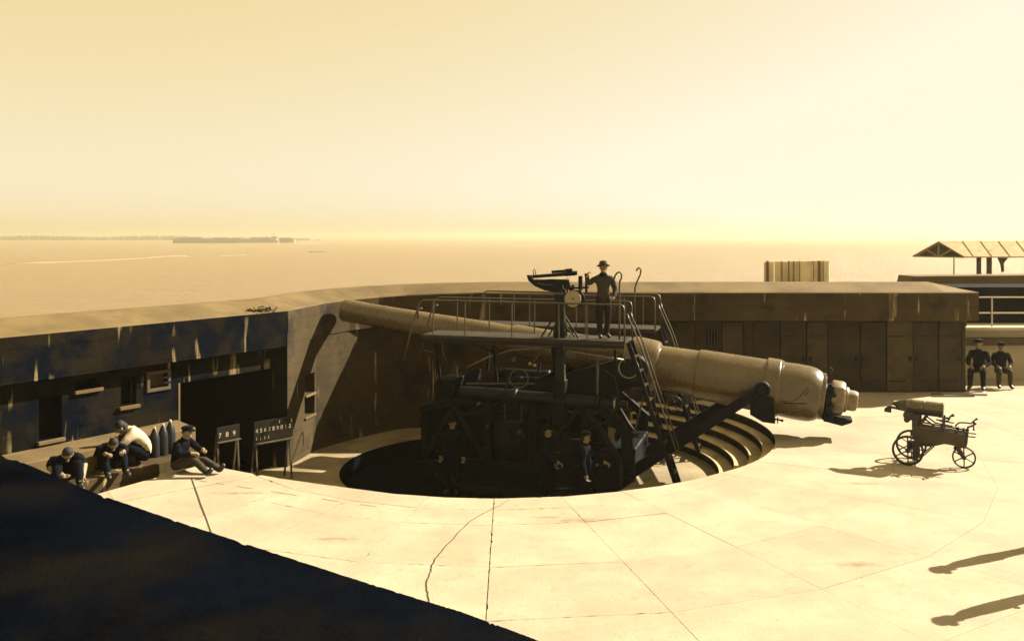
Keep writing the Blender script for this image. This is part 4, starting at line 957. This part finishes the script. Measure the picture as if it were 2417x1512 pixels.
def person(label, loc, ang, pose, coat='cloth_dark', leg='cloth_trouser', sleeve=None, hat='cap', scale=1.0, curl=.6, group=None):
    J = {k: Vector(v) for k, v in STAND.items()}; J.update({k: Vector(v) for k, v in pose.items()})
    names = [k for k in J if k != 'face']; idx = {k: i for i, k in enumerate(names)}
    me = bpy.data.meshes.new('skeleton'); me.from_pydata([J[k] for k in names], [(idx[a], idx[b]) for a, b, _ in EDG], [])
    ob = bpy.data.objects.new('skeleton', me); COL.objects.link(ob)
    md = ob.modifiers.new('skin', 'SKIN'); md.use_smooth_shade = True; md.branch_smoothing = .6
    for k in names:
        r = RAD.get(k, RAD.get(k[:2])); d = me.skin_vertices[0].data[idx[k]]; d.radius = (r, r); d.use_root = (k == 'pelvis')
    sb_ = ob.modifiers.new('sub', 'SUBSURF'); sb_.levels = 2; sb_.render_levels = 2
    dg = bpy.context.evaluated_depsgraph_get(); dg.update(); ev = ob.evaluated_get(dg); src = ev.to_mesh()
    vs = [v.co.copy() for v in src.vertices]; fs = [list(p.vertices) for p in src.polygons]; ev.to_mesh_clear()
    bpy.data.objects.remove(ob); bpy.data.meshes.remove(me)
    mats = dict(coat=coat, leg=leg, sleeve=sleeve or coat, skin='skin', hair='hair', boot='boot'); order = ['coat', 'leg', 'sleeve', 'skin', 'hair', 'boot']
    def near(c):
        best = (9, 'coat')
        for a, b, t in EDG:
            p, q = J[a], J[b]; ab = q - p; k = max(0, min(1, (c - p).dot(ab) / max(ab.length_squared, 1e-9))); rr = RAD.get(a, RAD.get(a[:2])) * (1 - k) + RAD.get(b, RAD.get(b[:2])) * k
            dd = (c - p - ab * k).length - rr
            if dd < best[0]: best = (dd, t)
        return best[1]
    mi = [order.index(near(sum((vs[i] for i in f), Vector()) / len(f))) for f in fs]
    acc = [0] * len(vs)
    for f, mm in zip(fs, mi):
        if order[mm] in ('coat', 'leg', 'sleeve') and mats[order[mm]] != 'skin':
            for i in f: acc[i] = 1
    nrmv = [Vector() for _ in vs]
    for f in fs:
        nn = (vs[f[1]] - vs[f[0]]).cross(vs[f[2]] - vs[f[0]])
        for i in f: nrmv[i] += nn
    sd0 = Vector(loc) * 3.1
    for i in range(len(vs)):
        if acc[i]:
            p = vs[i]; q1 = V3(p.x * 9, p.y * 9, p.z * 21 + p.x * 12) + sd0
            vs[i] = p + nrmv[i].normalized() * (.013 * mnoise.noise(q1) + .006)
    # fingers, thumb, nose, ears and a chin joined into the same surface
    ex = MB(); exm = []
    def done(t): exm.extend([order.index(t)] * (len(ex.f) - len(exm)))
    for s_ in 'LR':
        w, p = J['wr' + s_], J['pa' + s_]; d = (p - w).normalized(); sd = 1 if s_ == 'L' else -1
        side = d.cross(V3(0, 0, 1)); side = V3(0, -1, 0) if side.length < .2 else side.normalized(); nrm = d.cross(side).normalized(); nrm = nrm if nrm.dot(V3(-sd, -.4, -.3)) > 0 else -nrm
        for k in range(4):
            o = p + side * (k - 1.5) * .019; ln = (.075, .085, .08, .062)[k]
            a1 = o + d * .025; a2 = a1 + (d * (1 - curl * .4) + nrm * curl).normalized() * ln * .5; a3 = a2 + (d * (1 - curl * 1.6) + nrm * curl * 1.3).normalized() * ln * .5
            ex.tube([o, a1, a2, a3], [.011, .0105, .0095, .007], 6)
        b_ = w + d * .03 + side * -.030; ex.tube([w + d * .02, b_, b_ + (d * .6 - side * .5 + nrm * .4).normalized() * .035, b_ + (d * .9 - side * .3 + nrm * .5).normalized() * .065], [.013, .013, .011, .008], 6)
    done('skin')
    hu = (J['crown'] - J['jaw']).normalized(); fwd = J.get('face', V3(0, -1, 0)); fwd = (fwd - hu * fwd.dot(hu)).normalized(); rt = fwd.cross(hu)
    hc = (J['jaw'] + J['skull']) / 2
    ex.tube([hc + fwd * .060 + hu * .035, hc + fwd * .092 + hu * .002, hc + fwd * .070 - hu * .012], [.009, .015, .010], 6)
    ex.ball(hc + fwd * .050 - hu * .065, .028, 8, 6); ex.ball(hc + rt * .080 - fwd * .01 + hu * .005, .020, 8, 6, (.6, 1, 1.4)); ex.ball(hc - rt * .080 - fwd * .01 + hu * .005, .020, 8, 6, (.6, 1, 1.4))
    done('skin')
    for s in (-1, 1): ex.ball(hc + fwd * .068 + rt * .028 * s + hu * .026, .0075, 6, 4)
    ex.tube([hc + fwd * .066 + rt * -.022 - hu * .033, hc + fwd * .074 - hu * .032, hc + fwd * .066 + rt * .022 - hu * .033], .005, 5)
    ex.ball(J['skull'] - fwd * .020 + hu * .030, .083, 14, 10); ex.ball(J['skull'] - fwd * .040 - hu * .015, .076, 12, 8)
    done('hair')
    allv = vs + ex.v; n0 = len(vs); allf = fs + [[i + n0 for i in f] for f in ex.f]; allm = mi + exm
    Mx = Matrix.Translation(Vector(loc)) @ Matrix.Rotation(ang, 4, 'Z') @ Matrix.Scale(scale, 4)
    me = bpy.data.meshes.new('body'); me.from_pydata([Mx @ v for v in allv], [], allf)
    for t in order: me.materials.append(M[mats[t]])
    me.polygons.foreach_set('material_index', allm); me.polygons.foreach_set('use_smooth', [True] * len(allf)); me.update()
    root = thing('person', label, 'person', Vector(loc), group)
    o = bpy.data.objects.new('body', me); COL.objects.link(o); adopt(o, root)
    tp = Mx @ (J['skull'] + hu * .015); hu_w = (Mx.to_3x3() @ hu).normalized(); fw_w = (Mx.to_3x3() @ fwd).normalized(); S = scale
    if hat == 'felt':
        m = MB(); m.lathe(tp, hu_w, [(.012 * S, .088 * S), (.004 * S, .135 * S), (.012 * S, .148 * S), (.022 * S, .150 * S), (.020 * S, .132 * S), (.026 * S, .098 * S), (.07 * S, .096 * S), (.115 * S, .080 * S), (.128 * S, .055 * S), (.118 * S, .0)], 28); h = m.build('hat', 'felt', root)
        MB().lathe(tp, hu_w, [(.026 * S, .0985 * S), (.028 * S, .100 * S), (.055 * S, .099 * S), (.056 * S, .097 * S)], 28).build('hat_band', 'hair', h)
    elif hat == 'cap':
        m = MB(); m.lathe(tp, hu_w, [(.0, .090 * S), (.03 * S, .094 * S), (.045 * S, .112 * S), (.065 * S, .110 * S), (.082 * S, .08 * S), (.088 * S, 0)], 24)
        sd_ = fw_w.cross(hu_w); m.prism([tp + fw_w * .06 * S + sd_ * .08 * S, tp + fw_w * .14 * S + sd_ * .05 * S - hu_w * .02 * S, tp + fw_w * .155 * S - hu_w * .025 * S, tp + fw_w * .14 * S - sd_ * .05 * S - hu_w * .02 * S, tp + fw_w * .06 * S - sd_ * .08 * S], hu_w * .012 * S); m.build('cap', 'cloth_dark', root)
    return root

# the man at the sight, right hand on the grip, left hand on the rail
person('man in felt hat and dark jumper gripping the sight on the platform', L(*(lambda q: (q[0], 1.42, ZD + .017))(uz(1424, 797, 1.42))), R(6), dict(
    elR=(-.36, -.03, 1.24), wrR=(-.385, -.12, 1.40), paR=(-.385, -.13, 1.47), elL=(.285, .05, 1.12), wrL=(.22, -.10, .93), paL=(.16, -.14, .905), face=(-.12, -1, -.05),
    knR=(-.10, -.02, .49), anR=(-.075, .0, .10), toR=(-.10, -.16, .045), knL=(.10, -.02, .49), anL=(.085, .03, .10), toL=(.13, -.12, .045)), 'cloth_brown', 'cloth_trouser', None, 'felt', .965, 1.0)
# collar and scarf handled by his dark neckband
nb = MB(); base = [o for o in bpy.data.objects if o.name == 'person'][0]
nc = base.location + V3(0, 0, 1.44 * .965); nb.lathe(nc - V3(0, 0, .02), V3(0, 0, 1), [(0, .10), (.05, .078), (.075, .074), (.075, .06)], 20); nb.build('collar', 'cloth_dark', base)
# gun crew in the shade under the platform
WZ = -1.40
person('crewman in dark clothes facing right beside the sight column in the shade', K(1292, 1000, 2.15) * V3(1, 1, 0) + V3(0, 0, WZ), R(60), dict(elR=(-.25, -.12, 1.13), wrR=(-.20, -.34, 1.02), paR=(-.19, -.41, 1.0)), 'cloth_dark', 'cloth_dark', None, 'cap', 1.0, group='gun crew in the pit')
person('crewman in dark clothes standing by the lower handwheel in the pit', K(1382, 1000, 2.45) * V3(1, 1, 0) + V3(0, 0, WZ), R(75), dict(elL=(.25, -.10, 1.13), wrL=(.20, -.36, 1.05), paL=(.18, -.43, 1.03), knL=(.13, -.22, .52), anL=(.13, -.24, .10), toL=(.15, -.42, .045)), 'cloth_dark', 'cloth_dark', None, 'cap', 1.0, group='gun crew in the pit')
person('crewman in dark clothes standing at the front of the carriage in the shade', K(1068, 970, 2.0) * V3(1, 1, 0) + V3(0, 0, WZ), R(-10), {}, 'cloth_dark', 'cloth_dark', None, 'cap', 1.0, group='gun crew in the pit')
# seated men
SIT = dict(pelvis=(0, 0, .50), waist=(0, -.02, .64), chest=(0, -.06, .83), neckb=(0, -.06, .98), neck=(0, -.075, 1.04), jaw=(0, -.11, 1.10), skull=(0, -.10, 1.17), crown=(0, -.09, 1.235),
           shL=(.175, -.06, .94), elL=(.25, -.10, .68), wrL=(.16, -.33, .62), paL=(.12, -.40, .60), shR=(-.175, -.06, .94), elR=(-.25, -.10, .68), wrR=(-.16, -.33, .62), paR=(-.12, -.40, .60),
           hpL=(.10, -.05, .47), knL=(.14, -.44, .50), anL=(.15, -.42, .10), toL=(.17, -.60, .045), hpR=(-.10, -.05, .47), knR=(-.14, -.44, .50), anR=(-.15, -.42, .10), toR=(-.17, -.60, .045))
def sit(**k): d = dict(SIT); d.update(k); return d
LOW = dict(pelvis=(0, 0, .16), waist=(0, -.03, .30), chest=(0, -.12, .48), neckb=(0, -.16, .62), neck=(0, -.19, .67), jaw=(0, -.24, .72), skull=(0, -.24, .79), crown=(0, -.23, .855),
           shL=(.175, -.13, .58), elL=(.26, -.28, .40), wrL=(.16, -.45, .42), paL=(.12, -.51, .43), shR=(-.175, -.13, .58), elR=(-.26, -.28, .40), wrR=(-.16, -.45, .42), paR=(-.12, -.51, .43),
           hpL=(.10, -.04, .14), knL=(.16, -.40, .42), anL=(.15, -.62, .09), toL=(.17, -.78, .05), hpR=(-.10, -.04, .14), knR=(-.16, -.40, .42), anR=(-.15, -.62, .09), toR=(-.17, -.78, .05))
def low(**k): d = dict(LOW); d.update(k); return d
zL = .16
person('seated man in dark cap and jacket at the end of the right wall', V3(fx(2311, 25.6), 25.6, 0), R(-35), sit(face=(-.6, -1, 0)), 'cloth_dark', 'cloth_dark', None, 'cap', 1.12)
person('seated man at the far right edge beside the white gallery wall', V3(fx(2366, 25.8), 25.9, 0), R(-15), sit(), 'cloth_dark', 'cloth_brown', None, 'cap', 1.02)
def at_step(x, y, n=1.2): 
    s, z = LWs(x, y, -n); p = along(s, n); return V3(p.x, p.y, 0)
person('man seated on the low step with bare forearms at the far left', at_step(150, 1120, 1.15) + V3(0, 0, zL - .06), R(35), low(chest=(0, -.16, .44), neckb=(0, -.25, .53), neck=(0, -.30, .55), jaw=(0, -.37, .53), skull=(0, -.41, .57), crown=(0, -.44, .62), shL=(.175, -.22, .49), shR=(-.175, -.22, .49), elR=(-.24, -.30, .36), wrR=(-.10, -.50, .28), paR=(-.06, -.56, .25), elL=(.26, -.30, .34), wrL=(.20, -.52, .20), paL=(.18, -.58, .16)), 'cloth_dark', 'cloth_dark', 'skin', 'none', 1.06)
person('crouching man in dark clothes between the step and the white shirt', at_step(252, 1100, 1.0) + V3(0, 0, zL - .06), R(40), low(chest=(0, -.16, .44), neckb=(0, -.25, .53), neck=(0, -.30, .55), jaw=(0, -.37, .53), skull=(0, -.41, .57), crown=(0, -.44, .62), shL=(.175, -.22, .49), shR=(-.175, -.22, .49)), 'cloth_dark', 'cloth_dark', None, 'none', 1.0)
person('man in white shirt bending forward beside the doorway step', at_step(352, 1092, 1.3) + V3(0, 0, zL - .02), R(-70), low(chest=(0, -.16, .46), neckb=(0, -.26, .55), neck=(0, -.31, .57), jaw=(0, -.38, .56), skull=(0, -.42, .60), crown=(0, -.45, .65), shL=(.175, -.23, .52), shR=(-.175, -.23, .52), elL=(.22, -.40, .36), elR=(-.22, -.40, .36)), 'cloth_white', 'cloth_dark', 'cloth_white', 'none', 1.18)
person('man in dark clothes sitting on the ground with his legs towards the gun', at_step(418, 1118, 1.75) + V3(0, 0, -.02), R(70), low(knL=(.14, -.50, .24), anL=(.13, -.88, .09), toL=(.14, -.95, .22), knR=(-.14, -.46, .34), anR=(-.14, -.82, .09), toR=(-.16, -.92, .20)), 'cloth_dark', 'cloth_brown', None, 'cap', 1.0)
# two men just outside the right edge; their shadows fall into the picture
person('standing man beyond the right edge casting the upper shadow on the apron', V3(7.85, 12.8, 0), R(22), {}, 'cloth_dark', 'cloth_dark', None, 'cap', 1.0, group='men beyond the right edge')
person('standing man beyond the right edge casting the lower shadow on the apron', V3(7.15, 11.25, 0), R(30), {}, 'cloth_dark', 'cloth_dark', None, 'cap', 1.0, group='men beyond the right edge')
# row of standing shells behind them
for i, (x, y, w) in enumerate(((308, 1030, 'fifth shell from the doorway'), (337, 1019, 'fourth shell from the doorway'), (365, 1006, 'third shell from the doorway'), (385, 998, 'second shell from the doorway'), (402, 989, 'shell nearest the doorway'))):
    s, z = LWs(x, y, -1.0); p = along(s, 1.0); b0_ = V3(p.x, p.y, .165 if s > s0 + .3 else .02); z = max(z, b0_.z + .42); h = z - b0_.z
    sh_ = thing('standing_shell', 'dark upright %s in the left row' % w, 'shell', b0_, 'shells standing in a row on the left step')
    MB().lathe(b0_, V3(0, 0, 1), [(0, 0), (0, .095), (h * .55, .095), (h * .72, .08), (h * .88, .045), (h * .93, .028)], 20).build('shell_body', 'dark_shell', sh_)
    MB().lathe(b0_, V3(0, 0, 1), [(h * .92, .024), (h * .95, .026), (h * .985, .020), (h, 0)], 14).build('fuse_cap', 'paint_white', sh_)

# ------------------------------------------------------------------ number boards by the doorway
def lettering(txt, size, o, ax, up, nrm, parent, sp=1.0):
    cu_ = bpy.data.curves.new('lettering', 'FONT'); cu_.body = txt; cu_.size = size; cu_.extrude = .002; cu_.space_character = sp
    ob = bpy.data.objects.new('lettering', cu_); COL.objects.link(ob)
    dg = bpy.context.evaluated_depsgraph_get(); dg.update(); me = bpy.data.meshes.new_from_object(ob.evaluated_get(dg)); bpy.data.objects.remove(ob)
    for v in me.vertices: v.co = o + ax * v.co.x + up * v.co.y + nrm * (v.co.z + .004)
    me.materials.clear(); me.materials.append(M['paint_white']); me.name = 'lettering'
    o2 = bpy.data.objects.new('lettering', me); COL.objects.link(o2); adopt(o2, parent); return o2
def number_board(a, b, z0, z1, rows, label, ticks):
    root = thing('number_board', label, 'number board', V3((a.x + b.x) / 2, (a.y + b.y) / 2, -1)); ax = V3(b.x - a.x, b.y - a.y, 0); Lb = ax.length; ax.normalize(); nrm = V3(ax.y, -ax.x, 0)
    o = V3(a.x, a.y, z0); up = V3(0, 0, 1)
    bd = MB().box(o, ax * Lb, -nrm * .03, up * (z1 - z0)).build('board', 'board', root, .004)
    for txt, fx0, fz, sz, sp in rows: lettering(txt, sz, o + ax * (Lb * fx0) + up * ((z1 - z0) * fz), ax, up, nrm, bd, sp)
    for t in ticks: MB().box(o + ax * (Lb * t) + up * ((z1 - z0) * .10) + nrm * .003, ax * .010, nrm * .003, up * .06).build('tick_mark', 'paint_white', bd)
    MB().box(o - up * .04 + nrm * .0, ax * Lb, nrm * .06, up * .025).build('bottom_rail', 'timber', root)
    for t in (.06, .94):
        c = o + ax * (Lb * t) - nrm * .05
        for s in (-.10, .22): MB().bar(c + up * (z1 - z0) * .6, c - nrm * s + V3(0, 0, -1.0 - z0), .035, .03).build('leg', 'timber', root)
    return root
number_board(P(600, 1000, 19.2), P(691, 1000, 19.85), -.08, .37, [('4 5 6 7 8 9 0 1 2', .03, .46, .125, 1.02), ('1           2', .62, .76, .10, .9)], 'dark easel board with white numerals beside the wall corner', (.05, .15, .26, .36))
number_board(P(512, 1000, 18.4), P(566, 1000, 18.8), .14, .42, [('7 8 9', .06, .22, .14, 1.4)], 'smaller dark board reading 7 8 9 in front of the doorway', ())
# poles lying at the foot of the right wall
for y0, x0, x1, y1, lb in ((929, 2199, 2330, 931, 'upper of two thin poles lying at the foot of the right wall'), (934, 2199, 2300, 934, 'lower of two thin poles lying at the foot of the right wall')):
    m = MB(); m.cyl(gp(x0, y0, .03), gp(x1, y1, .03), .022, n=8); tag(m.build('pole', 'timber'), lb, 'pole')

# ------------------------------------------------------------------ haze over the water
hz = MB(); HW = W + 60; hz.box(V3(-HW, -2060, SEA - 3), V3(2 * HW, 0, 0), V3(0, HW + 2060, 0), V3(0, 0, 28))
hm = bpy.data.materials.new('haze'); hm.use_nodes = True; hn = hm.node_tree.nodes; hn.clear()
pv = hn.new('ShaderNodeVolumePrincipled'); pv.inputs['Color'].default_value = (.64, .575, .42, 1); pv.inputs['Density'].default_value = .00046; pv.inputs['Anisotropy'].default_value = .3
ho = hn.new('ShaderNodeOutputMaterial'); hm.node_tree.links.new(pv.outputs[0], ho.inputs['Volume'])
stuff(hz.build('haze', hm))
